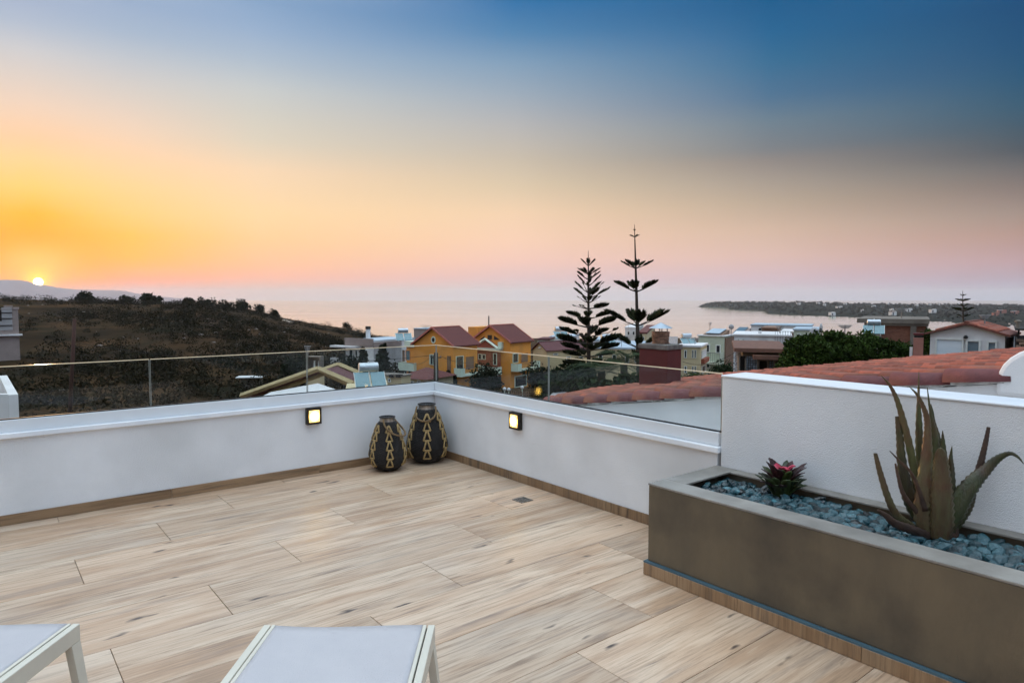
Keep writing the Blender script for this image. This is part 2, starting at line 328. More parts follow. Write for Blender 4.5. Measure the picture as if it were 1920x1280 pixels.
gr = fast_mesh('ground', np.stack([X, Y, Z], -1).reshape(-1, 3), F, M_ground); tag(gr, kind='structure'); gr.data.shade_smooth()

def sea_mat():
    m = D.materials.new('sea_water'); m.use_nodes = True; t = m.node_tree; b = t.nodes['Principled BSDF']; lk = t.links.new
    b.inputs['Base Color'].default_value = (.31, .33, .23, 1); b.inputs['Roughness'].default_value = .22; b.inputs['IOR'].default_value = 1.34
    tcn = t.nodes.new('ShaderNodeTexCoord'); h = None
    mp = t.nodes.new('ShaderNodeMapping'); mp.inputs['Scale'].default_value = (.004, .02, 1); lk(tcn.outputs['Object'], mp.inputs[0])
    nz = t.nodes.new('ShaderNodeTexNoise'); nz.inputs['Scale'].default_value = 1.0; nz.inputs['Detail'].default_value = 9; nz.inputs['Roughness'].default_value = .75; lk(mp.outputs[0], nz.inputs[0])
    mr = t.nodes.new('ShaderNodeMapRange'); lk(nz.outputs[0], mr.inputs[0]); mr.inputs[1].default_value = .3; mr.inputs[2].default_value = .7; mr.inputs[3].default_value = .05; mr.inputs[4].default_value = .13; lk(mr.outputs[0], b.inputs['Roughness'])
    bp = t.nodes.new('ShaderNodeBump'); bp.inputs['Strength'].default_value = .04; bp.inputs['Distance'].default_value = .5; lk(nz.outputs[0], bp.inputs['Height']); lk(bp.outputs[0], b.inputs['Normal'])
    return m
S_ = 13500
sea = MB().add([(-S_, -S_, SEA), (S_, -S_, SEA), (S_, S_, SEA), (-S_, S_, SEA)], [(0, 1, 2, 3)]).build('sea', sea_mat()); tag(sea, kind='structure')

# far ridge under the sun
rp = [(-420, 523), (-250, 522), (-120, 523), (-40, 524), (0, 525), (40, 525), (58, 528), (72, 534), (96, 536), (115, 540), (150, 543), (200, 544), (235, 545), (262, 551), (300, 556), (340, 559.5)]
px_ = np.linspace(-420, 345, 150); py_ = np.interp(px_, *zip(*rp)) + rng.normal(0, .25, 150)
V = []; rows = 9
for j in range(rows):
    s = j / (rows - 1)
    dist = 5000 + 800 * s
    prof = math.sin(min(1, s / .5) * math.pi / 2) if s <= .5 else math.cos((s - .5) / .5 * math.pi / 2)
    for q, y in zip(px_, py_):
        ztop = EYE - (y - 560) / FPX * 5400
        z = SEA - 3 + (max(ztop, SEA - 2) - SEA + 3) * prof * (1 + (.06 * math.sin(q * .11 + j) if 0 < s < .5 else 0))
        V.append(((q - 960) / FPX * dist, dist, z))
idx = np.arange(rows * 150).reshape(rows, 150)
F = np.stack([idx[:-1, :-1], idx[:-1, 1:], idx[1:, 1:], idx[1:, :-1]], -1).reshape(-1, 4)
M_far = pmat('far_slopes', (.36, .25, .24), (.30, .22, .215), scale=.004, rough=1, spec=.04)  # pale warm tone stands in for part of the haze on the ridge
mt = fast_mesh('mountains', np.array(V), F, M_far); tag(mt, kind='structure'); mt.data.shade_smooth()

# headland across the bay
hs_px = [1300, 1313, 1330, 1362, 1368, 1400, 1432, 1440, 1500, 1560, 1600, 1700, 1790, 1920, 2100, 2500]
hs_py = [575, 575.6, 576, 577, 580.5, 582, 583.5, 589, 592, 594, 595.5, 600, 607, 618, 630, 640]
ht_px = [1300, 1313, 1325, 1340, 1360, 1420, 1500, 1600, 1700, 1800, 1920, 2100, 2500]
ht_py = [577, 575, 570, 567.5, 566, 566, 566.5, 569, 570.5, 571, 571.5, 570, 566]
px_ = np.linspace(1306, 2500, 420); rows = 34
sy = np.interp(px_, hs_px, hs_py); ty = np.interp(px_, ht_px, ht_py)
ds = (EYE - SEA) * FPX / (sy - 560); dt = np.maximum(2900, ds * 1.1) + rng.normal(0, 6, 420)
VV = np.zeros((rows, 420, 3))
for j in range(rows):
    s = j / (rows - 1) * 1.25
    dist = ds + (dt - ds) * s
    ztop = EYE - (ty - 560) / FPX * dt
    line = ds * 0 + (1 - np.clip(s, 0, 1)) * (EYE - (sy - 560) / FPX * ds) + np.clip(s, 0, 1) * ztop
    # stay under the sight line between shore and crest, rise quickly from the water
    zz = SEA + (ztop - SEA) * min(1, s) ** .8 if s <= 1 else ztop - (s - 1) * 4 * (ztop - SEA + 2)
    if s == 0: zz = np.full(420, SEA - 1.5)
    bumps = 1.3 * np.sin(px_ * .21 + j * 1.7) * np.sin(px_ * .053 + j) + rng.normal(0, .45, 420)
    zz = zz + bumps * (0 < s < 1)
    VV[j, :, 0] = (px_ - 960) / FPX * dist; VV[j, :, 1] = dist; VV[j, :, 2] = zz
idx = np.arange(rows * 420).reshape(rows, 420)
F = np.stack([idx[:-1, :-1], idx[:-1, 1:], idx[1:, 1:], idx[1:, :-1]], -1).reshape(-1, 4)
M_head = pmat('headland_scrub', (.020, .023, .017), (.010, .013, .011), scale=.02, rough=1, spec=.04, dirt=(.035, .029, .022), dscale=.006)
hd = fast_mesh('headland', VV.reshape(-1, 3), F, M_head); tag(hd, kind='structure'); hd.data.shade_smooth()
def head_pt(px, py):
    """point of the headland seen at that pixel"""
    j0 = int(np.argmin(abs(px_ - px))); best = None
    for j in range(1, 28):
        p = VV[j, j0]; y = 640 - FPX * ((Vector(p) - Vector((0, 0, EYE))).dot(UP)) / ((Vector(p) - Vector((0, 0, EYE))).dot(FW))
        if best is None or abs(y - py) < best[0]: best = (abs(y - py), p)
    return Vector(best[1])

# ------------------------------------------------------------------ foliage helpers
def leaves(cent, size, mat, name, parent=None, jitter=.4, elong=1.6):
    """one small four-sided leaf per row of cent, each turned its own way"""
    n = len(cent); u = rng.normal(size=(n, 3)); u /= np.linalg.norm(u, axis=1)[:, None]
    w = rng.normal(size=(n, 3)); v = np.cross(u, w); v /= np.linalg.norm(v, axis=1)[:, None] + 1e-9
    s = np.asarray(size) * (1 + rng.uniform(-jitter, jitter, n)); s = s[:, None]
    a = u * s * .5 * elong; b = v * s * .5
    V = np.stack([cent - a, cent - b * .9 + a * .1, cent + a, cent + b * .9 + a * .1], 1).reshape(-1, 3)
    return fast_mesh(name, V, np.arange(4 * n).reshape(n, 4), mat, parent)
def blob_points(c, r, n, squash=1.0, shell=.55):
    d = rng.normal(size=(n, 3)); d /= np.linalg.norm(d, axis=1)[:, None]
    rad = r * (shell + (1 - shell) * rng.random(n) ** .5) * (1 + .18 * np.sin(d[:, 0] * 5 + c[0]) * np.sin(d[:, 1] * 6 + c[1]) + .12 * np.sin(d[:, 2] * 9))
    p = d * rad[:, None]; p[:, 2] *= squash
    return p + np.asarray(c)
def leafmat(name, c1, c2, isl=.45): return pmat(name, c1, c2, scale=.5, rough=.75, island=isl, spec=.08)
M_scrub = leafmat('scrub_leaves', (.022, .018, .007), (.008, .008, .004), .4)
M_scrub2 = leafmat('dry_scrub', (.040, .024, .012), (.017, .012, .006), .35)
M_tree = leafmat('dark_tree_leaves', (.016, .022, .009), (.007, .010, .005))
M_hedge = leafmat('hedge_leaves', (.036, .062, .010), (.012, .025, .005), .55)
M_bush = leafmat('bush_leaves', (.026, .044, .016), (.009, .017, .007), .55)
M_pine = leafmat('pine_needles', (.036, .042, .015), (.018, .024, .010), .5)
M_bark = pmat('bark', (.07, .05, .035), (.03, .022, .016), scale=8, rough=.95, bump=.6, bscale=20, stretch=(1, 1, .2))

def bush_tree(name, label, cat, px, py_base, Y, w, h, mat, n=900, leaf=None, group=None, blobs=9, ground=None, trunk=True):
    p = at(px, py_base, Y); gz = float(tz(p.x, p.y)) if ground is None else ground
    top = p.z + h
    root = thing(name, label, cat, frame(p.x, p.y, gz, 0), group)
    H_ = top - gz; pts = []; cs = []
    for i in range(blobs):
        a = random.uniform(0, 6.28); rr = random.uniform(0, .62) * w / 2
        zz = H_ - h + h * random.uniform(.0, .62)
        cs.append((rr * math.cos(a), rr * math.sin(a), zz)); 
        pts.append(blob_points(cs[-1], random.uniform(.26, .42) * min(w, h * 1.5) , n // blobs, .75))
    P = np.concatenate(pts); P[:, 2] = np.minimum(P[:, 2], H_ + .05 * h)
    leaves(P, leaf or max(.12, w * .07), mat, 'crown', root)
    if trunk:
        tb = MB().tube([(0, 0, -.3), (.1 * w * .2, 0, (H_ - h) * .5), (0, .05, H_ - h * .6)], [max(.08, .03 * w), max(.06, .024 * w), max(.04, .015 * w)], 7)
        for c in cs[:5]: tb.tube([(0, .0, H_ - h * .75), (c[0] * .5, c[1] * .5, (c[2] + H_ - h * .7) / 2), c], [.02 * w, .014 * w, .006 * w], 5)
        tb.build('trunk', M_bark, root, smooth=True)
    return root

# ------------------------------------------------------------------ hillside scrub (one uncountable mass) and stones
def scatter(npx, nd, x0, x1, d0, d1):
    q = rng.uniform(x0, x1, npx); d = d0 + (d1 - d0) * rng.random(npx) ** .8
    x = (q - 960) / FPX * d; return x, d
def scrub(name, mat, n, rlo, rhi, per, label, x0=-160, x1=800, d0=48, d1=470, leaf=.34, thr=0.):
    x, y = scatter(n, n, x0, x1, d0, d1)
    patch = np.sin(x * .043 + y * .027) + np.sin(x * .017 - y * .051 + 1) + .6 * np.sin(x * .11 + y * .13)
    keep = patch + rng.normal(0, .7, n) > thr
    x, y = x[keep], y[keep]
    px = 960 + FPX * x / y; dc = interp(px, CR_PX, CR_D); ok = (y < dc + 15) & (tz(x, y) > SEA + .3)
    x, y = x[ok], y[ok]; z = tz(x, y); P = []; Sz = []
    for a, b, c in zip(x, y, z):
        r = random.uniform(rlo, rhi) * random.uniform(.6, 1)
        P.append(blob_points((a, b, c + r * .35), r, per, .62, .5)); Sz.append(np.full(per, leaf * (.6 + r * .3)))
    o = leaves(np.concatenate(P), np.concatenate(Sz), mat, name); tag(o, label, None, None, 'stuff'); return o
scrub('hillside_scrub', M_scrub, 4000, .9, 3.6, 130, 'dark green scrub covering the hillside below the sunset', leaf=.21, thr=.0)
scrub('dry_undergrowth', M_scrub2, 4200, .35, .9, 22, 'dry brown undergrowth between the hillside bushes', leaf=.17, thr=-.6)
M_stone = pmat('limestone', (.24, .20, .18), (.14, .12, .11), scale=2, rough=.95)
x, y = scatter(170, 0, 20, 700, 70, 300); st = MB()
for a, b in zip(x, y):
    if math.sin(a * .06) + math.sin(b * .05 + a * .02) < .1: continue
    r = random.uniform(.15, .55); c = (a, b, float(tz(a, b)) + r * .1)
    st.add([(c[0] + r * random.uniform(.7, 1.3) * math.cos(t), c[1] + r * random.uniform(.5, 1) * math.sin(t), c[2] + zq * r) for zq in (-.4, .25) for t in (0, 1.2, 2.4, 3.7, 5)] + [(c[0], c[1], c[2] + r * .5)],
           [(i, (i + 1) % 5, 5 + (i + 1) % 5, 5 + i) for i in range(5)] + [(5 + i, 5 + (i + 1) % 5, 10) for i in range(5)])
tag(st.build('hillside_stones', M_stone), 'scattered pale limestone rocks on the hillside', None, None, 'stuff')
crest = [(160, 562, 9, 4.2, 'small round tree on the hill crest just right of the sun'), (280, 568, 13, 4.6, 'broad dark tree, widest on the hill crest'), (236, 566, 7, 3, 'low round bush on the crest beside the broadest tree'),
         (352, 572, 8, 4, 'tree on the crest, first in the row right of the broadest tree'), (374, 570, 4.5, 4, 'small upright tree in the middle of the crest row'), (392, 574, 8, 4.2, 'dense tree on the crest next to a small upright tree'),
         (427, 577, 7.5, 4.4, 'round tree where the crest starts to fall'), (456, 582, 9, 5.4, 'large dark tree on the falling crest'), (487, 584, 6, 4, 'lone tree with gap around it on the falling crest'), (515, 592, 6, 3.6, 'last tree of the crest row above the footpath'), (650, 614, 4.5, 3.8, 'solitary tree low on the ridge above the white flat-roofed house')]
for q, y, w, h, lab in crest:
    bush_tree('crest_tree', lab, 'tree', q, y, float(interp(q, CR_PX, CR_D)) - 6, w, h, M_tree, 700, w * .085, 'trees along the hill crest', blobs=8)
fp = MB(); pts = [(545, 604), (556, 600), (566, 600.5), (550, 606), (530, 611)]
fpts = []
for q, y in pts:
    Yd = 330
    for k in range(60):
        p = at(q, y, Yd); 
        if float(tz(p.x, p.y)) >= p.z - .1: break
        Yd += 1
    fpts.append((p.x, p.y, float(tz(p.x, p.y)) + .25))
for i in range(len(fpts) - 1):
    a, b = Vector(fpts[i]), Vector(fpts[i + 1]); w = Vector((0, 2.2, .35)); fp.add([a - w, b - w, b + w, a + w], [(0, 1, 2, 3)])
tag(fp.build('path', pmat('pale_track', (.32, .25, .19), rough=1)), kind='structure')

# ------------------------------------------------------------------ terrace (own frame: corner at origin, inside is -x, -y)
TM = frame(-.7765, 6.7118, 0, R(38.68)); TMi = TM.inverted()
def T(px, py, ax, val): return local(TM, px, py, ax, val)
def tw(x, y, z): return TM @ Vector((x, y, z))
XMIN, YMIN = -7.2, -8.2
fl = MB().box(XMIN, .22, YMIN, .22, -.25, -.011).build('terrace_floor', M_grout); fl.matrix_world = TM; tag(fl, kind='structure')
RW, TL = .438, 1.595; plank_cache = {}
r0 = -.144
bounds = [0.0] + [r0 - RW * i for i in range(0, 19)]
for i in range(len(bounds) - 1):
    y1, y0 = bounds[i], max(bounds[i + 1], YMIN)
    off = [-.52, -1.04, -1.565][(i - 1) % 3]
    xs = [0.0] + [v for v in (off + 1.595 - TL * k for k in range(0, 7)) if XMIN < v < -.02] + [XMIN]
    for j in range(len(xs) - 1):
        x1, x0 = xs[j], xs[j + 1]; w, h = round(x1 - x0, 3), round(y1 - y0, 3)
        if w < .04 or h < .04: continue
        key = (w, h); g_ = .0015
        if key not in plank_cache:
            plank_cache[key] = MB().box(-w / 2 + g_, w / 2 - g_, -h / 2 + g_, h / 2 - g_, -.011, 0).mesh('plank', M_plank)
        o = inst('plank', plank_cache[key], fl, ((x0 + x1) / 2, (y0 + y1) / 2, random.uniform(-.0006, .0006)))
        bv = o.modifiers.new('bevel', 'BEVEL'); bv.width = .0015; bv.segments = 1

def skirting(parent, segs, horiz):
    """row of skirting tiles; segs = [(a0, a1)] along the wall"""
    for a0, a1 in segs:
        mb = MB()
        if horiz: mb.box(-(a1 - a0) / 2 + .001, (a1 - a0) / 2 - .001, -.010, 0, 0, .072); o = mb.build('skirting_tile', M_skirt, parent, bevel=.0015, seg=1); o.location = ((a0 + a1) / 2, -.002, .001)
        else: mb.box(-.010, 0, -(a1 - a0) / 2 + .001, (a1 - a0) / 2 - .001, 0, .072); o = mb.build('skirting_tile', M_skirt_v, parent, bevel=.0015, seg=1); o.location = (-.002, (a0 + a1) / 2, .001)
def runs(a, b, step): 
    out = []; x = a
    while x < b - .02: out.append((x, min(b, x + step))); x += step
    return out

# parapet to the sea (left in the photo) and parapet to the neighbour (right)
pl = thing('parapet_wall', 'long low white parapet under the glass facing the hillside', 'wall', TM)
MB().box(XMIN, .24, 0, .24, -3.4, .598).build('wall_body', M_stucco, pl)
MB().box(XMIN, .26, -.025, .26, .598, .636).build('coping', M_marble, pl, bevel=.006)
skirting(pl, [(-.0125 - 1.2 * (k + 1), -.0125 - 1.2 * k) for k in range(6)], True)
pr = thing('parapet_wall', 'short low white parapet between the corner and the grey planter', 'wall', TM)
YE = -3.283
MB().box(0.0, .239, YE, -.001, -3.4, .597).build('wall_body', M_stucco, pr)
MB().box(-.025, .259, YE - .02, -.0255, .597, .635).build('coping', M_marble, pr, bevel=.006)
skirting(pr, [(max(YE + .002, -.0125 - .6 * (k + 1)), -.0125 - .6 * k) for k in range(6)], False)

def balustrade(name, label, horiz, cuts, z0=.636, zt=1.088):
    root = thing(name, label, 'balustrade', TM)
    a, b = cuts[0], cuts[-1]
    def bx(mb, s0, s1, d0, d1, q0, q1):
        return mb.box(s0, s1, d0, d1, q0, q1) if horiz else mb.box(d0, d1, s0, s1, q0, q1)
    e = 0.0 if horiz else .0
    bx(MB(), a, b, .012, .030, z0 + .0005, z0 + .085).build('channel', M_channel, root, bevel=.003)
    bx(MB(), a, b, .0305, .075, z0 + .001, z0 + .082).build('channel', M_channel, root, bevel=.003)
    bx(MB(), a, b, .026, .0455, z0 + .083, z0 + .093).build('gasket', M_gasket, root)
    for k in range(len(cuts) - 1):
        s0, s1 = cuts[k] + (.004 if k else 0), cuts[k + 1] - (.004 if k < len(cuts) - 2 else 0)
        p = bx(MB(), s0, s1, .031, .041, z0 + .04, zt - .003).build('glass_pane', M_glass, root)
        bx(MB(), s0, s1, .0305, .0415, zt - .003, zt + .003).build('polished_edge', M_edge, p)
        for q in ((s0, s0 + .0015), (s1 - .0015, s1)):
            bx(MB(), q[0] - (.0012 if q[0] == s0 else 0), q[1] + (0 if q[0] == s0 else .0012), .0312, .0408, z0 + .095, zt - .0035).build('polished_edge', M_edge2, p)
    return root
balustrade('glass_balustrade', 'frameless glass railing of several panes facing the hillside', True, [XMIN, -6.25, -5.01, -3.77, -2.53, -1.29, .045])
balustrade('glass_balustrade', 'two-pane glass railing between the corner and the white garden wall', False, [YE + .002, -1.672, .0115])

# taller wall behind the planter
hw = thing('garden_wall', 'taller rough white wall standing behind the planter', 'wall', TM)
MB().box(.0015, .25, YMIN, YE - .0215, -3.4, 1.072).build('wall_body', M_stucco, hw, bevel=.008)
MB().box(-.006, .256, YMIN, YE - .019, 1.0722, 1.084).build('top_render', M_marble, hw, bevel=.004)

# building below the terrace
base = MB().box(XMIN, .2, YMIN, .2, -6.5, -.26).build('own_house_wall', M_stucco); base.matrix_world = TM; tag(base, 'white house wall below the terrace floor', 'house')

# wall lamps
def lamp(label, horiz, s, z):
    M = TM @ (Matrix.Translation((s, -.0015, z)) if horiz else Matrix.Translation((-.0015, s, z)) @ Matrix.Rotation(-math.pi / 2, 4, 'Z'))
    root = thing('wall_lamp', label, 'lamp', M, 'square lamps on the parapets')
    w, h, d = .0665, .0715, .042
    mb = MB()
    mb.box(-w, w, -.008, 0, -h, h)
    for q in ((-w, -w + .019, -h, h), (w - .019, w, -h, h), (-w + .019, w - .019, h - .019, h), (-w + .019, w - .019, -h, -h + .019)):
        mb.box(q[0], q[1], -d, -.0082, q[2], q[3])
    mb.build('lamp_frame', M_lampf, root, bevel=.002, seg=1)
    MB().box(-w + .0195, w - .0195, -d - .004, -.009, -h + .0195, h - .0195).build('diffuser', M_lampd, root, bevel=.004)
lamp('lit square lamp on the parapet facing the hillside, left of the lanterns', True, -1.262, .521)
lamp('lit square lamp on the short parapet, right of the lanterns', False, -1.318, .521)

# ------------------------------------------------------------------ lanterns
def lantern(label, x, y, Hh, Rm, yaw, hang):
    root = thing('lantern', label, 'lantern', TM @ frame(x, y, 0, yaw), 'wicker lanterns in the corner')
    prof = [(.36, 0), (.55, .02), (.76, .07), (.93, .16), (1.0, .27), (.985, .36), (.90, .50), (.77, .65), (.62, .80), (.51, .895), (.40, .925)]
    def rad(t): return Rm * np.interp(t, [p[1] for p in prof], [p[0] for p in prof])
    mb = MB(); n = 96; rows = 44; vs = []
    for i in range(rows + 1):
        t = .925 * i / rows
        for k in range(n):
            wv = (.012 if (k // 2 + i) % 2 else -.006) * (1 if k % 2 else .6)
            r = rad(t) * (1 + wv); a = 2 * math.pi * k / n
            vs.append((r * math.cos(a), r * math.sin(a), t * Hh))
    fs = [(i * n + k, i * n + (k + 1) % n, (i + 1) * n + (k + 1) % n, (i + 1) * n + k) for i in range(rows) for k in range(n)] + [tuple(range(n))[::-1]]
    mb.add(vs, fs).build('basket_body', M_wicker, root)
    rc = rad(.925)
    MB().lathe([(rc * .98, .905 * Hh), (rc * 1.08, .91 * Hh), (rc * 1.02, .93 * Hh), (rc * 1.0, .985 * Hh), (rc * 1.06, .99 * Hh), (rc * 1.06, 1.0 * Hh), (rc * .9, 1.0 * Hh), (rc * .88, .93 * Hh)], 32).build('collar', M_tin, root, smooth=True)
    MB().lathe([(rc * 1.02, .988 * Hh), (rc * 1.10, .992 * Hh), (rc * 1.08, 1.004 * Hh), (rc * .86, 1.003 * Hh), (rc * .86, .992 * Hh)], 32).build('rim', M_wicker, root, smooth=True)
    def surf(a, t, off=.004): r = rad(t) + off; return Vector((r * math.cos(a), r * math.sin(a), t * Hh))
    levels = [(.86, .74), (.735, .59), (.585, .43), (.425, .27), (.265, .12)]
    for c in range(6):
        a = 2 * math.pi * c / 6 + .15
        for (tt, tb) in levels:
            wb = .135 * Rm / max(rad(tb), .01) * 1.25; wt = .035
            pts = [(a - wb, tb), (a - wt, tt), (a + wt, tt), (a + wb, tb), (a - wb, tb)]
            tri = MB()
            for q in range(4):
                path = [surf(pts[q][0] + (pts[q + 1][0] - pts[q][0]) * u / 3, pts[q][1] + (pts[q + 1][1] - pts[q][1]) * u / 3) for u in range(4)]
                tri.tube(path, .0085 * Hh / .55 * (1 if q != 1 else .9), 5)
            tri.build('straw_triangle', M_straw, root, smooth=True)
    # rope handle from the collar, fallen to one side
    h = MB(); path = []
    for u in np.linspace(0, 1, 15):
        th = (u - .5) * (2.9 if hang else 2.4); dip = (.30 if hang else .22) * math.sin(u * math.pi) ** .8; zq = .965 - dip
        r_h = max(rad(min(.92, zq)) + .012, rc * 1.1) + (.03 if hang else .01) * math.sin(u * math.pi)
        p = Vector((r_h * math.cos(th), r_h * math.sin(th), zq * Hh))
        path.append(p)
    h.tube(path, .009, 6).build('rope_handle', M_rope, root, smooth=True)
lantern('larger black wicker lantern with straw triangles, standing in the corner', -.232, -.236, .555, .197, R(-130), False)
lantern('smaller black wicker lantern with a rope handle hanging at its side', -.672, -.272, .485, .168, R(-60), True)

# drain
p = T(980, 937, 2, 0)
dr = thing('floor_drain', 'small square steel drain grate set in the floor tiles', 'drain', TM @ frame(p.x, p.y, .0012, 0))
MB().box(-.058, .058, -.058, .058, -.004, .0008).build('drain_plate', pmat('drain_dark', (.03, .028, .024), rough=.6), dr)
mb = MB()
for q in ((-.058, -.048, -.058, .058), (.048, .058, -.058, .058), (-.048, .048, -.058, -.048), (-.048, .048, .048, .058)): mb.box(q[0], q[1], q[2], q[3], .0012, .003)
mb.build('drain_frame', M_steel, dr)
for k in range(6):
    MB().box(-.042, .042, -.041 + k * .0152, -.033 + k * .0152, .0012, .0028).build('grate_bar', M_steel, dr)

# ------------------------------------------------------------------ planter
XF = -.652; PT = .52; YP1 = -7.4
pn = thing('planter', 'long brown microcement planter filled with blue pebbles', 'planter', TM)
MB().box(XF, XF + .07, YP1, YE - .002, .078, PT - .012).build('front_panel', M_planter, pn, bevel=.004)
MB().box(XF + .0705, -.002, YE - .072, YE - .0025, .078, PT - .0125).build('end_panel', M_planter, pn)
MB().box(-.06, -.0021, YP1, YE - .0725, .078, PT - .0126).build('back_panel', M_planter, pn)
rim = MB()
rim.box(XF - .003, XF + .145, YP1, YE + .001, PT - .0118, PT).build('rim', M_rim, pn, bevel=.003)
MB().box(XF + .1455, -.0028, YE - .145, YE + .0005, PT - .0117, PT + .0002).build('rim', M_rim, pn, bevel=.003)
MB().box(-.088, -.0029, YP1, YE - .1455, PT - .0116, PT + .0001).build('rim', M_rim, pn, bevel=.003)
MB().box(XF + .07, -.06, YP1, YE - .072, .3, .425).build('soil', M_soil, pn)
MB().box(XF - .022, XF + .03, YP1, YE + .012, .0685, .0776).build('sealant_strip', M_blue, pn)
for a0, a1 in [(YE + .012 - .60 * (k + 1), YE + .012 - .60 * k) for k in range(7)]:
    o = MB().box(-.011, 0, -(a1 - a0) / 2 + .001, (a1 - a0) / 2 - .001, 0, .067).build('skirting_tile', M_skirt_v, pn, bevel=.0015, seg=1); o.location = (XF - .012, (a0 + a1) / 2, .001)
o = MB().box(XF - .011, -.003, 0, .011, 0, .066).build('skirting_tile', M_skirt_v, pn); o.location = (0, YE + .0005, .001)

# pebbles
def peb_mat():
    m = pmat('blue_pebble', (.058, .145, .165), (.003, .010, .015), scale=24, rough=.16, bump=.3, bscale=40, lo=.38, hi=.66, rand=.9, spec=.6, detail=8)
    return m
M_peb = peb_mat()
def peb_mesh(seed):
    r_ = random.Random(seed); mb = MB(); n = 8; rings = [(-1, 0), (-.75, .66), (-.2, .98), (.3, .95), (.78, .62), (1, 0)]
    ph = [r_.uniform(.68, 1.2) for _ in range(n)]
    vs = [(0, 0, -1)] + [(rr * ph[k] * math.cos(2 * math.pi * k / n), rr * ph[(k + 3) % n] * math.sin(2 * math.pi * k / n), z * r_.uniform(.92, 1.08)) for z, rr in rings[1:-1] for k in range(n)] + [(0, 0, 1)]
    fs = [(0, 1 + (k + 1) % n, 1 + k) for k in range(n)] + [(1 + i * n + k, 1 + i * n + (k + 1) % n, 1 + (i + 1) * n + (k + 1) % n, 1 + (i + 1) * n + k) for i in range(3) for k in range(n)] + [(len(vs) - 1, 1 + 3 * n + k, 1 + 3 * n + (k + 1) % n) for k in range(n)]
    me = mb.add(vs, fs).mesh('pebble', M_peb); return me
pm = [peb_mesh(i) for i in range(8)]
pb = thing('pebble_bed', 'bed of glossy blue-grey pebbles in the planter', 'pebbles', TM)
X0, X1, Y0, Y1 = XF + .155, -.098, -7.3, YE - .155
cells = []
step = .044; yy = Y1
while yy > Y0:
    xx = X0
    while xx < X1:
        cells.append((xx + random.uniform(-.012, .012), yy + random.uniform(-.012, .012))); xx += step
    yy -= step * .92
def pspec(x, y):
    s = random.choice((.8, .9, 1, 1, 1.15, 1.35))
    return Vector((min(max(x, X0 + .008), X1 - .008), y, .452 + random.uniform(-.004, .026))), (random.uniform(-.7, .7), random.uniform(-.7, .7), random.uniform(0, 6.28)), (.035 * s * random.uniform(.9, 1.2), .027 * s, .019 * s * random.uniform(.8, 1.3))
vis = [c for c in cells if c[1] > -5.35]; rest = [c for c in cells if c[1] <= -5.35]
vis.sort(key=lambda c: (tw(c[0], c[1], .46) - Vector((0, 0, EYE))).length)
inside = [c for c in vis if abs(960 + FPX * tw(c[0], c[1], .46).x / tw(c[0], c[1], .46).y - 1600) < 330]
pick = set(inside[:300])
for c in pick:
    l_, r_, s_ = pspec(*c); inst('pebble', random.choice(pm), pb, l_, r_, s_)
pv, pf = [], []; nb = 0
for c in [c for c in cells if c not in pick] + [(random.uniform(X0, X1), random.uniform(-5.4, Y1)) for _ in range(500)]:
    l_, r_, s_ = pspec(*c)
    if c not in cells: l_.z -= .014
    me = random.choice(pm); Mx = Matrix.LocRotScale(l_, __import__('mathutils').Euler(r_), Vector(s_))
    pv += [tuple(Mx @ v.co) for v in me.vertices]; pf += [tuple(i + nb for i in pl_.vertices) for pl_ in me.polygons]; nb = len(pv)
me = D.meshes.new('pebbles'); me.from_pydata(pv, [], pf)
M_peb2 = pmat('blue_pebble_mass', (.058, .145, .165), (.003, .010, .015), scale=24, rough=.16, bump=.3, bscale=40, lo=.35, hi=.72, island=.9, spec=.6, detail=8)
me.materials.append(M_peb2); o = D.objects.new('pebbles', me); COL.objects.link(o); o.parent = pb; o['kind'] = 'stuff'

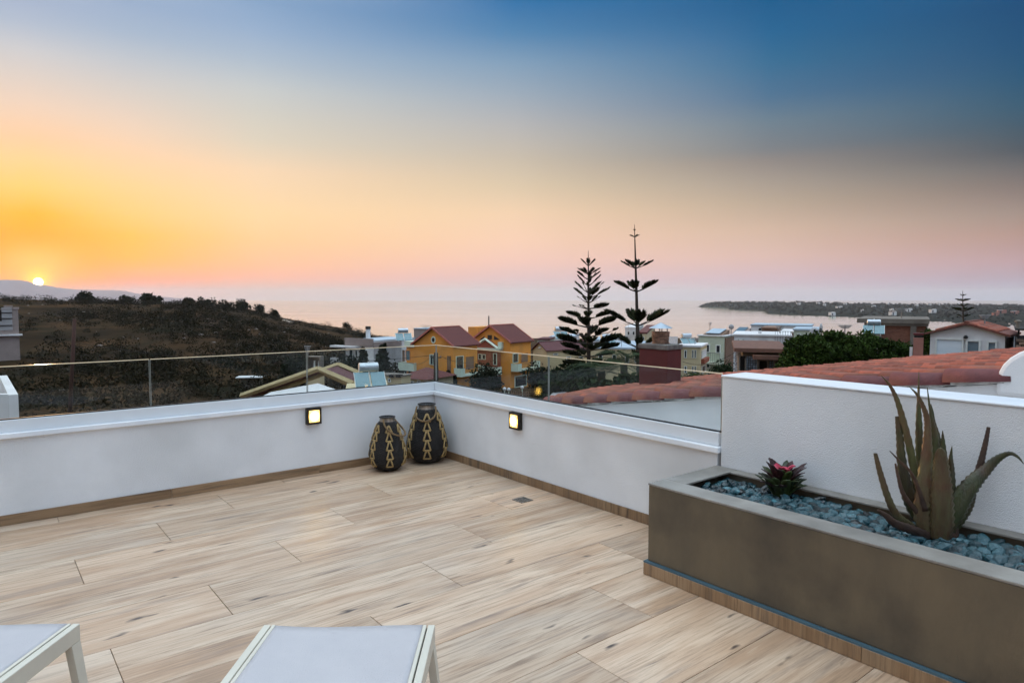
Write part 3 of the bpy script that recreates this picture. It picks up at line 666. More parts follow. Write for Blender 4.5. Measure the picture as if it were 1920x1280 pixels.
# ------------------------------------------------------------------ aloe
M_aloe = pmat('aloe_skin', (.060, .072, .020), (.040, .030, .014), scale=9, rough=.4, bump=.35, bscale=60, stretch=(2.2, 2.2, .5), lo=.36, hi=.6, dirt=(.10, .048, .024), dscale=7, rand=.35, coat=.2)
M_aloe_p = pmat('aloe_skin_pale', (.135, .125, .052), (.10, .06, .030), scale=9, rough=.45, bump=.35, bscale=60, stretch=(2.2, 2.2, .5), lo=.36, hi=.62, dirt=(.115, .05, .024), dscale=7, rand=.2, coat=.15)
M_aloe_d = pmat('aloe_skin_dry', (.085, .045, .028), (.035, .02, .014), scale=8, rough=.65, bump=.3, bscale=50)
ab = onz(1765, 1004, .465)
al = thing('aloe_plant', 'large aloe with brown-green pointed leaves in the planter', 'plant', Matrix.Translation(ab))
KA = .28125
def aloe_leaf(pts, off, mat, blunt=False, sub=7):
    """pts = (x, y, width) along the leaf; off = how far it stands in front of the plant's middle at its tip"""
    P = []; n = len(pts)
    for i, (cx, cy, w) in enumerate(pts):
        u = i / (n - 1)
        px, py = 1600 + cx * KA, 690 + cy * KA
        q = at(px, py, ab.y - off[0] - (off[1] - off[0]) * u)
        if (TMi @ q).x > -.05 - w * KA / FPX * 1.2: q = TM @ local(TM, px, py, 0, -.05 - w * KA / FPX * 1.2)
        P.append((q - ab, w * KA / FPX * q.y * .5))
    # smooth path (Catmull-Rom)
    path, ws = [], []
    for i in range(n - 1):
        a, b, c, d = P[max(i - 1, 0)], P[i], P[i + 1], P[min(i + 2, n - 1)]
        for k in range(sub):
            t = k / sub
            f_ = lambda A_, B_, C_, D_: .5 * ((2 * B_) + (C_ - A_) * t + (2 * A_ - 5 * B_ + 4 * C_ - D_) * t * t + (3 * B_ - A_ - 3 * C_ + D_) * t ** 3)
            path.append(f_(a[0], b[0], c[0], d[0])); ws.append(max(.0015, f_(a[1], b[1], c[1], d[1])))
    path.append(P[-1][0]); ws.append(max(.0012, P[-1][1]))
    mb = MB(); vs = []; m = 10; fwd = Vector((ab.x, ab.y, 0)).normalized()
    for i, p in enumerate(path):
        t = (path[min(i + 1, len(path) - 1)] - path[max(i - 1, 0)]).normalized()
        a = t.cross(fwd).normalized(); b = t.cross(a).normalized()
        if b.dot(fwd) > 0: b = -b
        w = ws[i]
        for k in range(m):   # lens-shaped section, fuller on the outside, with toothed margins
            th = 2 * math.pi * k / m; cx, sy_ = math.cos(th), math.sin(th)
            tooth = .90 + (.16 if (i % 2 == 0 and k in (0, m // 2)) else 0)
            vs.append(p + a * (w * cx * tooth) + b * (w * (.42 if sy_ > 0 else .16) * sy_))
    fs = [(i * m + k, i * m + (k + 1) % m, (i + 1) * m + (k + 1) % m, (i + 1) * m + k) for i in range(len(path) - 1) for k in range(m)]
    e = (len(path) - 1) * m; fs += [tuple(range(m))[::-1], tuple(range(e, e + m))]
    o = mb.add(vs, fs).build('leaf', mat, al, smooth=True); return o
aloe_leaf([(520, 1110, 80), (440, 900, 56), (395, 620, 52), (340, 380, 44), (290, 210, 32), (240, 110, 18), (183, 48, 3)], (0, .06), M_aloe)
aloe_leaf([(520, 1100, 60), (470, 800, 50), (443, 600, 48), (438, 400, 44), (435, 200, 20), (437, 26, 4)], (-.03, -.01), M_aloe)
aloe_leaf([(510, 1130, 130), (470, 980, 128), (470, 800, 100), (488, 600, 76), (495, 430, 46), (490, 330, 38), (455, 230, 25), (420, 170, 17), (370, 120, 3)], (.05, .09), M_aloe_p)
aloe_leaf([(575, 1140, 110), (590, 1050, 142), (590, 900, 142), (588, 750, 118), (584, 620, 86), (582, 560, 62), (580, 532, 22)], (.09, .15), M_aloe_p)
aloe_leaf([(560, 1100, 80), (555, 800, 80), (545, 600, 74), (540, 450, 50), (520, 330, 22), (505, 230, 13), (493, 128, 5)], (-.02, -.03), M_aloe)
aloe_leaf([(565, 1100, 60), (575, 700, 66), (560, 480, 46), (537, 360, 22), (527, 290, 16), (517, 238, 4)], (-.01, -.05), M_aloe)
aloe_leaf([(590, 1100, 60), (600, 700, 60), (598, 520, 34), (595, 414, 4)], (.0, .0), M_aloe)
aloe_leaf([(600, 1100, 80), (640, 880, 76), (652, 700, 46), (650, 600, 26), (658, 518, 4)], (.02, .0), M_aloe)
aloe_leaf([(520, 1110, 70), (410, 960, 78), (360, 820, 88), (325, 640, 62), (310, 470, 46), (296, 350, 32), (291, 320, 26)], (.0, .02), M_aloe)
aloe_leaf([(480, 950, 40), (400, 720, 20), (300, 610, 14), (242, 550, 5)], (.08, .12), M_aloe_d)
aloe_leaf([(500, 1120, 60), (390, 1055, 56), (290, 980, 54), (230, 860, 46), (180, 700, 38), (152, 590, 28), (147, 566, 24)], (.02, .06), M_aloe_p)
aloe_leaf([(510, 1130, 80), (400, 1080, 70), (280, 1035, 60), (215, 980, 40), (160, 942, 12)], (.06, .10), M_aloe_d)
aloe_leaf([(590, 1120, 100), (650, 1010, 124), (710, 890, 128), (790, 770, 108), (880, 680, 74), (960, 605, 50), (1040, 568, 30), (1095, 590, 18), (1136, 638, 5)], (.04, .1), M_aloe)
aloe_leaf([(620, 1100, 60), (740, 930, 60), (830, 700, 50), (862, 580, 38), (885, 480, 30), (902, 392, 22)], (-.02, -.02), M_aloe_d)
aloe_leaf([(600, 1120, 90), (690, 1020, 80), (760, 930, 64), (800, 850, 34), (812, 800, 6)], (.0, .03), M_aloe)
aloe_leaf([(470, 1010, 40), (340, 850, 30), (298, 720, 20), (280, 634, 12)], (.05, .05), M_aloe_d)
# corolla base
MB().lathe([(.045, -.02), (.07, .01), (.062, .06), (.03, .10)], 14).build('stem', M_aloe_d, al, smooth=True)

# ------------------------------------------------------------------ bromeliad
bb = onz(1466, 934, .462)
br = thing('bromeliad', 'small bromeliad with pink heart and dark green leaves', 'plant', Matrix.Translation(bb) @ Matrix.Diagonal((1.35, 1.35, 1.18, 1)))
M_bg = pmat('bromeliad_green', (.045, .07, .015), (.018, .026, .008), scale=14, rough=.4, rand=.4)
M_bd = pmat('bromeliad_maroon', (.05, .014, .016), (.018, .008, .009), scale=14, rough=.4, rand=.3)
M_bp = pmat('bromeliad_pink', (.62, .045, .12), (.38, .03, .05), scale=18, rough=.4, rand=.2)
def brom_leaf(a, r0_, r1, z0, z1, w, mat, curl=.3):
    mb = MB(); vs = []; n = 7
    for i in range(n):
        u = i / (n - 1); r_ = r0_ + (r1 - r0_) * (u ** 1.3); z = z0 + (z1 - z0) * (u - curl * u ** 3 * .8)
        ww = w * (1 - .55 * abs(u - .45)) * (1 if u < .8 else (1 - (u - .8) * 4.6))
        for s in (-1, 0, 1):
            aa = a
            vs.append((r_ * math.cos(aa) - s * ww * math.sin(aa), r_ * math.sin(aa) + s * ww * math.cos(aa), z + abs(s) * ww * .35))
    fs = [(i * 3 + k, i * 3 + k + 1, (i + 1) * 3 + k + 1, (i + 1) * 3 + k) for i in range(n - 1) for k in range(2)]
    o = mb.add(vs, fs).build('leaf', mat, br, smooth=True); s = o.modifiers.new('thick', 'SOLIDIFY'); s.thickness = .003
for k in range(14): brom_leaf(k * 2.4 + .3, .03, random.uniform(.085, .11), random.uniform(-.02, .03), random.uniform(.09, .15), .021, M_bg, .25)
for k in range(20): brom_leaf(k * 2.4 + 1, .02, random.uniform(.05, .105), .05, random.uniform(.15, .215), .017, M_bd if k % 4 else M_bg, .2)
for k in range(14): brom_leaf(k * 2.4 + .7, .02, random.uniform(.07, .115), .02, random.uniform(.10, .17), .018, M_bg if k % 3 else M_bd, .35)
for k in range(8): brom_leaf(k * 2.4, .008, random.uniform(.03, .065), .10, random.uniform(.15, .19), .015, M_bp, .4)

# ------------------------------------------------------------------ sun loungers (heads out of frame, feet in view)
def lounger(label, x0, x1, yend):
    """foot end at yend, running towards the viewer"""
    root = thing('sun_lounger', label, 'sun lounger', frame((x0 + x1) / 2, yend, 0, 0), 'sun loungers at the front of the terrace')
    w = (x1 - x0) / 2; zt = .35; Ln = 1.9
    for s in (-1, 1):
        a, b = (s * w, s * (w - .026)); MB().box(min(a, b), max(a, b), -Ln, 0, zt - .062, zt).build('side_rail', M_frame, root, bevel=.003)
        a, b = (s * (w - .031), s * (w - .044)); MB().box(min(a, b), max(a, b), -Ln + .01, -.002, zt - .05, zt + .001).build('sling_track', M_frame, root, bevel=.002)
        a, b = (s * (w - .026), s * (w - .031)); MB().box(min(a, b), max(a, b), -Ln + .01, -.003, zt - .05, zt - .012).build('groove', M_gasket, root)
        for yy_ in (-.0, -Ln + .1):
            lg = MB(); o1, o2 = s * (w - .0005), s * (w - .030)
            lx = s * .03
            lg.add([(o1, yy_, zt - .0625), (o2, yy_, zt - .0625), (o2, yy_ - .05, zt - .0625), (o1, yy_ - .05, zt - .0625), (o1 + lx, yy_ + .012, 0), (o2 + lx, yy_ + .012, 0), (o2 + lx, yy_ - .03, 0), (o1 + lx, yy_ - .03, 0)],
                   [(0, 1, 2, 3), (4, 7, 6, 5), (0, 4, 5, 1), (1, 5, 6, 2), (2, 6, 7, 3), (3, 7, 4, 0)]).build('leg', M_frame, root, bevel=.002)
    MB().box(-w + .0265, w - .0265, -.06, -.02, zt - .06, zt - .03).build('cross_bar', M_frame, root)
    MB().box(-w + .0265, w - .0265, -Ln + .02, -Ln + .06, zt - .06, zt - .03).build('cross_bar', M_frame, root)
    vs = []; nx, ny = 24, 40; ww = w - .0445
    for j in range(ny + 1):
        for i in range(nx + 1):
            u = i / nx * 2 - 1; y = -.004 - (Ln - .02) * j / ny
            vs.append((u * ww, y + .004 * math.sin(u * 3) * (j == 0), zt - .004 - .016 * (1 - u * u) * min(1, (j + 2) / 6) + .0012 * math.sin(y * 26 + u * 2)))
    fs = [(j * (nx + 1) + i, j * (nx + 1) + i + 1, (j + 1) * (nx + 1) + i + 1, (j + 1) * (nx + 1) + i) for j in range(ny) for i in range(nx)]
    o = MB().add(vs, fs).build('sling', M_sling, root, smooth=True); s = o.modifiers.new('thick', 'SOLIDIFY'); s.thickness = .004
lounger('sun lounger with white sling, showing its leg, at the lower left', -2.25, -1.602, 2.44)
lounger('sun lounger with white sling, whole foot end in view at the lower edge', -.916, -.284, 2.43)

# ------------------------------------------------------------------ neighbour's roof (shares the terrace's frame)
M_tile = pmat('terracotta_tile', (.33, .088, .046), (.19, .05, .03), scale=9, rough=.8, bump=.3, bscale=40, rand=.42, dirt=(.14, .075, .05), dscale=3)
M_tile2 = pmat('terracotta_tile_mass', (.33, .088, .046), (.19, .05, .03), scale=9, rough=.8, bump=.3, bscale=40, island=.42, dirt=(.14, .075, .05), dscale=3)
M_verge = pmat('mauve_verge_tile', (.17, .045, .043), (.11, .03, .03), scale=12, rough=.75, bump=.25, bscale=70, rand=.15)
M_mortar = pmat('white_mortar', (.74, .73, .71), (.5, .48, .46), scale=14, rough=.95, bump=.6, bscale=50)
M_oxred = pmat('oxblood_render', (.115, .022, .020), (.085, .017, .016), scale=3, rough=.85, bump=.2, bscale=60)
SL = math.atan(.1605)
def rz(y): return .356 - .1605 * y
nh = thing('neighbour_house', 'white neighbouring house with terracotta barrel-tile roof beside the terrace', 'house', TM)
MB().extrude([(1.62, .12, -7), (1.62, .12, rz(.12) - .05), (1.62, -9.3, rz(-9.3) - .05), (1.62, -9.3, -7)], (.25, 0, 0)).build('gable_wall', M_stucco, nh)
roofslab = MB().extrude([(1.66, .14, rz(.14) - .045), (4.0, 1.75, rz(1.75) - .045), (7.7, 1.75, rz(1.75) - .045), (7.7, -9.3, rz(-9.3) - .045), (1.66, -9.3, rz(-9.3) - .045)], (0, 0, .06)).build('roof_deck', pmat('pan_tiles', (.13, .045, .028), rough=.9), nh)
MB().box(.3, 1.60, YMIN, .1, -.9, -.75).build('bounce_ledge', M_stucco, nh)  # added pale ledge, bounces light up onto the gable wall
MB().extrude([(1.875, .0, -7), (4.0, 1.4, -7), (7.4, 1.4, -7), (7.4, .9, -7)], (0, 0, 6.6)).build('rear_wall', M_stucco, nh)
CW = .165; TLn = .345; FL = .27
def barrel(r0_, r1_, ln, n=6, th=.012):
    mb = MB(); vs = []
    for (y, r_) in ((0, r1_), (-ln, r0_)):
        for k in range(n + 1):
            a = math.pi * k / n; vs.append((r_ * math.cos(a), y, r_ * math.sin(a) * .8))
    for (y, r_) in ((0, r1_ - th), (-ln, r0_ - th)):
        for k in range(n + 1):
            a = math.pi * k / n; vs.append((r_ * math.cos(a), y, r_ * math.sin(a) * .8))
    m = n + 1
    fs = [(k, k + 1, m + k + 1, m + k) for k in range(n)] + [(k + 1, k, 2 * m + k, 2 * m + k + 1) for k in range(n)] + [(2 * m + k, 3 * m + k, 3 * m + k + 1, 2 * m + k + 1) for k in range(n)] + [(m + k, m + k + 1, 3 * m + k + 1, 3 * m + k) for k in range(n)]
    return mb.add(vs, fs)
tile_me = barrel(.060, .078, FL + .04).mesh('roof_tile', M_tile); tile_me.shade_smooth()
spots = []
for c in range(36):
    x = 1.86 + c * CW; ymax = min(1.75, .14 + (x - 1.6) * .67)
    r_ = 0
    while True:
        y = ymax - r_ * FL
        if y < -9.0: break
        spots.append((x, y)); r_ += 1
def tspot(x, y): return Vector((x + random.uniform(-.006, .006), y, rz(y) + .018 + random.uniform(-.006, .006))), (-SL + R(2.0), 0, random.uniform(-.025, .025))
spots.sort(key=lambda s: abs(s[0] - 1.8) * .55 + max(0, abs(s[1] + 2.2) - 2.6) * 1.2)
for x, y in spots[:300]:
    l_, r_ = tspot(x, y); inst('roof_tile', tile_me, nh, l_, r_)
pv, pf = [], []
for x, y in spots[300:]:
    l_, r_ = tspot(x, y); Mx = Matrix.LocRotScale(l_, __import__('mathutils').Euler(r_), Vector((1, 1, 1))); nb = len(pv)
    pv += [tuple(Mx @ v.co) for v in tile_me.vertices]; pf += [tuple(i + nb for i in q.vertices) for q in tile_me.polygons]
me = D.meshes.new('roof_tiles'); me.from_pydata(pv, [], pf); me.materials.append(M_tile2); me.shade_smooth(); o = D.objects.new('roof_tiles', me); COL.objects.link(o); o.parent = nh; o['kind'] = 'stuff'
vt = barrel(.078, .098, TLn + .04, 10, .016).mesh('verge_tile', M_verge); vt.shade_smooth()
y = .16; k = 0
while y > -4.25:
    inst('verge_tile', vt, nh, (1.655, y, rz(y) + .0), (-SL + R(3.2), R(-8), random.uniform(-.02, .02)))
    mo = MB(); a = y - TLn
    # mortar bed under each tile, ragged
    zt = rz(y) - .085; n = 7; vs = []
    for i in range(n + 1):
        u = i / n; yy = y - TLn * u; zz = rz(yy) - .008
        vs += [(1.588 + random.uniform(-.012, .008), yy, zz - .028 - random.uniform(0, .012)), (1.60 + random.uniform(-.01, .01), yy, zz + .012 + random.uniform(-.006, .01)), (1.70, yy, zz + .01), (1.70, yy, zz - .03)]
    fs = [(i * 4 + j, i * 4 + (j + 1) % 4, (i + 1) * 4 + (j + 1) % 4, (i + 1) * 4 + j) for i in range(n) for j in range(4)] + [(0, 1, 2, 3), (n * 4 + 3, n * 4 + 2, n * 4 + 1, n * 4)]
    mo.add(vs, fs).build('mortar_bed', M_mortar, nh)
    y -= TLn
# rounded plaster end at the top of the verge
pts = [(1.58, -4.28, rz(-4.28) - .12)] + [(1.58, -4.28 - .3 * (1 - math.cos(a)), rz(-4.28) - .02 + .24 * math.sin(a)) for a in np.linspace(0, math.pi / 2, 8)] + [(1.58, -7.5, rz(-4.28) + .22), (1.58, -7.5, rz(-4.28) - .12)]
MB().extrude(pts, (.34, 0, 0)).build('plaster_end', M_stucco, nh, bevel=.03)
# chimney with clay pot and tin hat
cb = TMi @ at(1250, 722, 9.2); cx, cy = cb.x, cb.y
q = TM @ Vector((cx, cy, 0)); 
ch = thing('chimney', 'oxblood square chimney with brick pot and tin hat on the tiled roof', 'chimney', TM @ frame(cx, cy, 0, 0))
zc1 = local(ch.matrix_world, 1250, 657, 1, 0).z
MB().box(0, .31, 0, .49, .0, zc1).build('stack', M_oxred, ch, bevel=.006)
zc2 = local(ch.matrix_world, 1250, 647, 1, 0).z
MB().box(-.015, .325, -.015, .505, zc1 + .001, zc2).build('cap_slab', pmat('weathered_concrete', (.2, .19, .17), (.09, .08, .07), scale=9, rough=.95), ch, bevel=.01)
M_potb = pmat('old_brick', (.30, .17, .11), (.16, .085, .055), scale=12, rough=.9, rand=.3)
zp = local(ch.matrix_world, 1240, 621, 1, .26).z; n = 7; hgt = (zp - zc2) / n
for k in range(n):
    for j in range(10):
        a0 = 2 * math.pi * (j + .5 * (k % 2)) / 10; a1 = a0 + 2 * math.pi / 10 * .93; ro = .118 - .006 * math.sin(k * .9); ri = ro - .04
        pts = [(ro * math.cos(a0), ro * math.sin(a0)), (ro * math.cos((a0 + a1) / 2) * 1.03, ro * math.sin((a0 + a1) / 2) * 1.03), (ro * math.cos(a1), ro * math.sin(a1)), (ri * math.cos(a1), ri * math.sin(a1)), (ri * math.cos(a0), ri * math.sin(a0))]
        MB().extrude([(.18 + x_, .26 + y_, zc2 + .002 + k * hgt) for x_, y_ in pts], (0, 0, hgt - .006)).build('pot_brick', M_potb, ch)
MB().lathe([(.072, zc2 + .001), (.072, zp - .005)], 14, (.18, .26, 0)).build('flue', M_soil, ch)
for k in range(4): MB().tube([(.18 + .09 * math.cos(k * 1.57 + .5), .26 + .09 * math.sin(k * 1.57 + .5), zp - .02), (.18 + .09 * math.cos(k * 1.57 + .5), .26 + .09 * math.sin(k * 1.57 + .5), zp + .05)], .008, 5).build('hat_strut', M_steel, ch)
MB().lathe([(.165, zp + .045), (.16, zp + .052), (.0, zp + .125)], 16, (.18, .26, 0)).build('tin_hat', pmat('zinc_sheet', (.45, .52, .58), rough=.4, metal=.4), ch)

# ------------------------------------------------------------------ village: helpers
M_winglass = pmat('dark_window_glass', (.03, .035, .042), rough=.08, spec=.8)
M_winframe = pmat('white_window_frame', (.72, .74, .70), rough=.5)
M_mint = pmat('mint_render', (.66, .74, .60), (.58, .66, .54), scale=1.2, rough=.85)
M_orange = pmat('orange_render', (.78, .315, .05), (.68, .27, .045), scale=.6, rough=.9, dirt=(.55, .24, .055), dscale=.35)
M_redr = pmat('brick_red_render', (.32, .095, .055), (.26, .08, .045), scale=.8, rough=.9)
M_roofb = pmat('brown_tile_roof', (.14, .034, .026), (.085, .022, .018), scale=3, rough=.85, bump=.6, bscale=9, stretch=(3, .7, 1))
M_roofm = pmat('maroon_tile_roof', (.13, .045, .045), (.09, .032, .032), scale=3, rough=.85, bump=.6, bscale=9, stretch=(3, .7, 1))
M_salmon = pmat('salmon_verge', (.52, .16, .12), rough=.8)
M_white = pmat('white_render', (.74, .73, .72), (.62, .61, .60), scale=.5, rough=.9, dirt=(.5, .48, .46), dscale=.3)
M_grey = pmat('grey_render', (.40, .39, .39), (.34, .33, .33), scale=.5, rough=.9, dirt=(.3, .29, .28), dscale=.3)
M_taupe = pmat('taupe_render', (.30, .24, .215), (.25, .2, .18), scale=.6, rough=.9)
M_cream = pmat('cream_render', (.60, .50, .30), (.52, .42, .25), scale=.6, rough=.9, dirt=(.36, .29, .18), dscale=.3)
M_pgreen = pmat('pale_green_render', (.50, .54, .42), (.44, .48, .37), scale=.6, rough=.9)
M_brownr = pmat('brown_render', (.22, .13, .085), (.18, .105, .07), scale=.6, rough=.9)
M_conc = pmat('bare_concrete', (.22, .19, .155), (.13, .11, .09), scale=1.1, rough=.95, dirt=(.09, .075, .06), dscale=.7)
M_brickw = pmat('brick_infill', (.21, .085, .05), (.12, .05, .032), scale=5, rough=.95, stretch=(1, 1, 3), bump=.5, bscale=8)
M_blueroof = pmat('blue_grey_roof_sheet', (.42, .50, .56), (.34, .42, .48), scale=.7, rough=.6)
M_metal = pmat('grey_metal', (.22, .22, .22), rough=.5, metal=.5)
M_dark = pmat('dark_opening', (.022, .019, .017), rough=.9)
M_shutter = pmat('white_roller_shutter', (.66, .72, .76), (.58, .65, .70), scale=2, rough=.5, bump=.5, bscale=14, stretch=(.05, .05, 3))
M_pane2 = pmat('blue_grey_blind', (.16, .22, .25), (.10, .15, .18), rough=.25, scale=8, stretch=(.1, .1, 3))
def ground_at(p): return float(tz(p.x, p.y))
def placed(name, label, cat, px, Y, yaw, group=None, z=None):
    p = at(px, 650, Y); gz = ground_at(p) if z is None else z
    return thing(name, label, cat, frame(p.x, p.y, gz, R(yaw)), group)
def fz(M, px, py, y=0.): return local(M, px, py, 1, y)      # on the front plane
def sz(M, px, py, x=0.): return local(M, px, py, 0, x)      # on the side plane
def rect(M, side, x0, x1, y0, y1, off=0.):
    f_ = sz if side else fz; m, n = (x0 + x1) / 2, (y0 + y1) / 2
    a, b, c, d = f_(M, x0, n, off), f_(M, x1, n, off), f_(M, m, y0, off), f_(M, m, y1, off); k = 1 if side else 0
    lo, hi = sorted((a[k], b[k])); return lo, hi, d.z, c.z
def slab(side, lo, hi, d0, d1, z0, z1, mb=None):
    mb = mb or MB(); d0, d1 = min(d0, d1), max(d0, d1)
    return mb.box(d0, d1, lo, hi, z0, z1) if side else mb.box(lo, hi, d0, d1, z0, z1)
def window(root, M, side, x0, x1, y0, y1, off=0., s=1, fr=None, gl=None, name='window', t=.09, mull=0):
    """frame proud of the wall, pane set back inside it; mull = upright bars"""
    lo, hi, z0, z1 = rect(M, side, x0, x1, y0, y1, off); o = s if side else -1
    t = min(t, (hi - lo) * .22); mb = MB(); a, b = off + o * .002, off + o * .09
    for q in ((lo, lo + t, z0, z1), (hi - t, hi, z0, z1), (lo + t, hi - t, z1 - t, z1), (lo + t, hi - t, z0, z0 + t)): slab(side, q[0], q[1], a, b, q[2], q[3], mb)
    for k in range(mull):
        c = lo + (hi - lo) * (k + 1) / (mull + 1); slab(side, c - t * .35, c + t * .35, a, b, z0 + t, z1 - t, mb)
    w = mb.build(name, fr or M_winframe, root)
    slab(side, lo + t * .9, hi - t * .9, off + o * .004, off + o * .03, z0 + t * .9, z1 - t * .9).build('pane', gl or M_winglass, w); return w
def panel(root, M, side, x0, x1, y0, y1, mat, name, d0=.002, d1=.1, off=0., s=1):
    lo, hi, z0, z1 = rect(M, side, x0, x1, y0, y1, off); o = s if side else -1
    return slab(side, lo, hi, off + o * d0, off + o * d1, z0, z1).build(name, mat, root)
def gable_volume(root, x0, x1, y0, y1, ze, za, wall, roof, trim=None, ov=.35, th=.16, base=-1.):
    xm = (x0 + x1) / 2
    MB().extrude([(x0, y0, base), (x1, y0, base), (x1, y0, ze), (xm, y0, za), (x0, y0, ze)], (0, y1 - y0, 0)).build('wall', wall, root)
    sl_ = (za - ze) / (x1 - xm)
    rm = MB()
    for s in (-1, 1):
        e = xm + s * (xm - x0 + ov); ez = ze - sl_ * ov + .02; az_ = za + .02
        rm.extrude([(xm, y0 - ov, az_), (e, y0 - ov, ez), (e, y0 - ov, ez + th), (xm, y0 - ov, az_ + th)], (0, y1 - y0 + 2 * ov, 0))
    r_ = rm.build('roof', roof, root)
    if trim:
        for yy_ in (y0 - ov - .05, y1 + ov):
            tm = MB()
            for s in (-1, 1):
                e = xm + s * (xm - x0 + ov + .03); ez = ze - sl_ * (ov + .03)
                tm.extrude([(xm, yy_, za + .02), (e, yy_, ez + .02), (e, yy_, ez + th + .12), (xm, yy_, za + th + .14)], (0, .05, 0))
            tm.build('verge_trim', trim, r_)
    MB().box(xm - .1, xm + .1, y0 - ov, y1 + ov, za + th - .02, za + th + .1).build('ridge_cap', trim or roof, r_)
def balcony(root, lo, hi, side, off, dep, z, s=1, mat=None, solid=(), h=.95):
    """slab, solid end panels and a barred railing"""
    o = s if side else -1; m = mat or M_mint
    b = slab(side, lo, hi, off + o * .003, off + o * dep, z - .22, z).build('balcony', m, root)
    for (a, c) in solid: slab(side, a, c, off + o * (dep - .1), off + o * dep, z + .001, z + h * .95).build('balcony_panel', m, b)
    rl = MB(); d = off + o * (dep - .05)
    slab(side, lo, hi, d - .02, d + .02, z + h - .04, z + h, rl); k = lo + .02
    while k < hi: slab(side, k, k + .03, d - .012, d + .012, z + .002, z + h - .04, rl); k += .22
    rl.build('railing', M_metal, b)
    for e in (lo, hi - .03):
        r2_ = MB(); lo_, hi_ = sorted((off + o * .01, off + o * (dep - .06)))
        if side: r2_.box(lo_, hi_, e, e + .03, z + .002, z + h)
        else: r2_.box(e, e + .03, lo_, hi_, z + .002, z + h)
        r2_.build('balcony_panel', m, b)
    return b
def flat_block(root, M, pxl, pxc, pxr, ytop, s=1, wall=None, cap=None, capt=.18, L=None, W=None, capo=.12):
    xe = fz(M, pxl if s > 0 else pxr, ytop + 15).x if W is None else -s * W
    Ld = sz(M, pxr if s > 0 else pxl, ytop + 15).y if L is None else L
    zt = fz(M, pxc, ytop).z; a, b = sorted((0, xe))
    MB().box(a, b, 0, Ld, -1.5, zt).build('wall', wall, root)
    if cap: MB().box(a - capo, b + capo, -capo, Ld + capo, zt + .002, zt + capt).build('roof', cap, root)
    return a, b, Ld, zt
def dish(root_label, px, py, Y, r_, yaw=200):
    p = at(px, py, Y); o = thing('satellite_dish', root_label, 'satellite dish', frame(p.x, p.y, p.z - r_ * 1.4, R(yaw)), 'satellite dishes on the roofs')
    MB().tube([(0, 0, -1.0), (0, 0, r_ * 1.3)], .05, 6).build('mast', M_metal, o)
    vs = [(0, .06, r_ * 1.5)] + [(r_ * k * math.cos(a), .06 - r_ * .28 * k * k, r_ * 1.5 + r_ * k * math.sin(a)) for k in (.5, 1) for a in np.linspace(0, 2 * math.pi, 17)[:-1]]
    fs = [(0, 1 + k, 1 + (k + 1) % 16) for k in range(16)] + [(1 + k, 17 + k, 17 + (k + 1) % 16, 1 + (k + 1) % 16) for k in range(16)]
    d = MB().add(vs, fs).build('reflector', M_grey, o, smooth=True); sd = d.modifiers.new('t', 'SOLIDIFY'); sd.thickness = .03
    MB().tube([(0, 0, r_ * .7), (0, -r_ * .9, r_ * 1.3)], .025, 5).build('feed_arm', M_metal, o)
def antenna(label, px, y0, y1, Y, w=.8):
    p = at(px, y1, Y); h = at(px, y0, Y).z - p.z; o = thing('antenna', label, 'antenna', Matrix.Translation(p), 'rooftop antennas')
    MB().tube([(0, 0, -.6), (0, 0, h)], .035, 5).build('mast', M_metal, o)
    bm_ = MB()
    for k in range(4): bm_.tube([(-w / 2 * (1 - k * .15), 0, h * (.96 - k * .09)), (w / 2 * (1 - k * .15), 0, h * (.96 - k * .09))], .022, 4)
    bm_.build('elements', M_metal, o)
def solar_heater(label, px, py, Y, sc, yaw):
    p = at(px, py, Y); o = thing('solar_water_heater', label, 'water heater', frame(p.x, p.y, p.z, R(yaw)) @ Matrix.Scale(sc, 4), 'solar water heaters on the roofs')
    tk = MB().tube([(-.62, .5, 1.28), (-.58, .5, 1.28), (.58, .5, 1.28), (.62, .5, 1.28)], [.2, .28, .28, .2], 18).build('tank', pmat('galvanised_tank', (.55, .60, .64), (.42, .47, .5), rough=.3, metal=.6), o, smooth=False)
    MB().tube([(0, .5, 1.55), (0, .5, 1.63)], .05, 8).build('tank_valve', M_winframe, tk)
    for k in (-1, 1):
        MB().extrude([(k * .5 - .44, -.45, .12), (k * .5 + .44, -.45, .12), (k * .5 + .44, .35, .92), (k * .5 - .44, .35, .92)], (0, -.05, .05)).build('collector', pmat('collector_glass', (.12, .25, .28), (.09, .2, .23), rough=.12, spec=.8), o)
    fr = MB()
    for x_ in (-.96, -.02, .94): fr.bar((x_, -.50, .16), (x_, .33, .99), .035)
    for x_ in (-.6, .6): fr.bar((x_, .5, 0), (x_, .5, 1.05), .045); fr.bar((x_, -.45, 0), (x_, .5, 0.05), .04)
    fr.build('stand', M_winframe, o)

# ------------------------------------------------------------------ orange house with two gables
oh = placed('orange_house', 'orange two-gabled house with brown roofs and mint balconies', 'house', 850, 92, -35); OM = oh.matrix_world
W = -fz(OM, 777, 690).x; Ld = sz(OM, 895, 690).y; ze = fz(OM, 850, 648).z; za = ze + (W / 2) * .62
gable_volume(oh, -W, 0, 0, Ld, ze, za, M_orange, M_roofb, M_salmon)
c2 = OM.inverted() @ at(957, 650, 98.8); W2 = W * .98; L2 = Ld * 1.0
def OS(px, py): return local(OM, px, py, 0, c2.x)
def OF(px, py): return local(OM, px, py, 1, c2.y)
L2 = OS(995, 690).y - c2.y; ze2 = OF(957, 641).z
gable_volume(oh, c2.x - W2, c2.x, c2.y, c2.y + L2, ze2, ze2 + W2 / 2 * .62, M_orange, M_roofb, M_salmon)
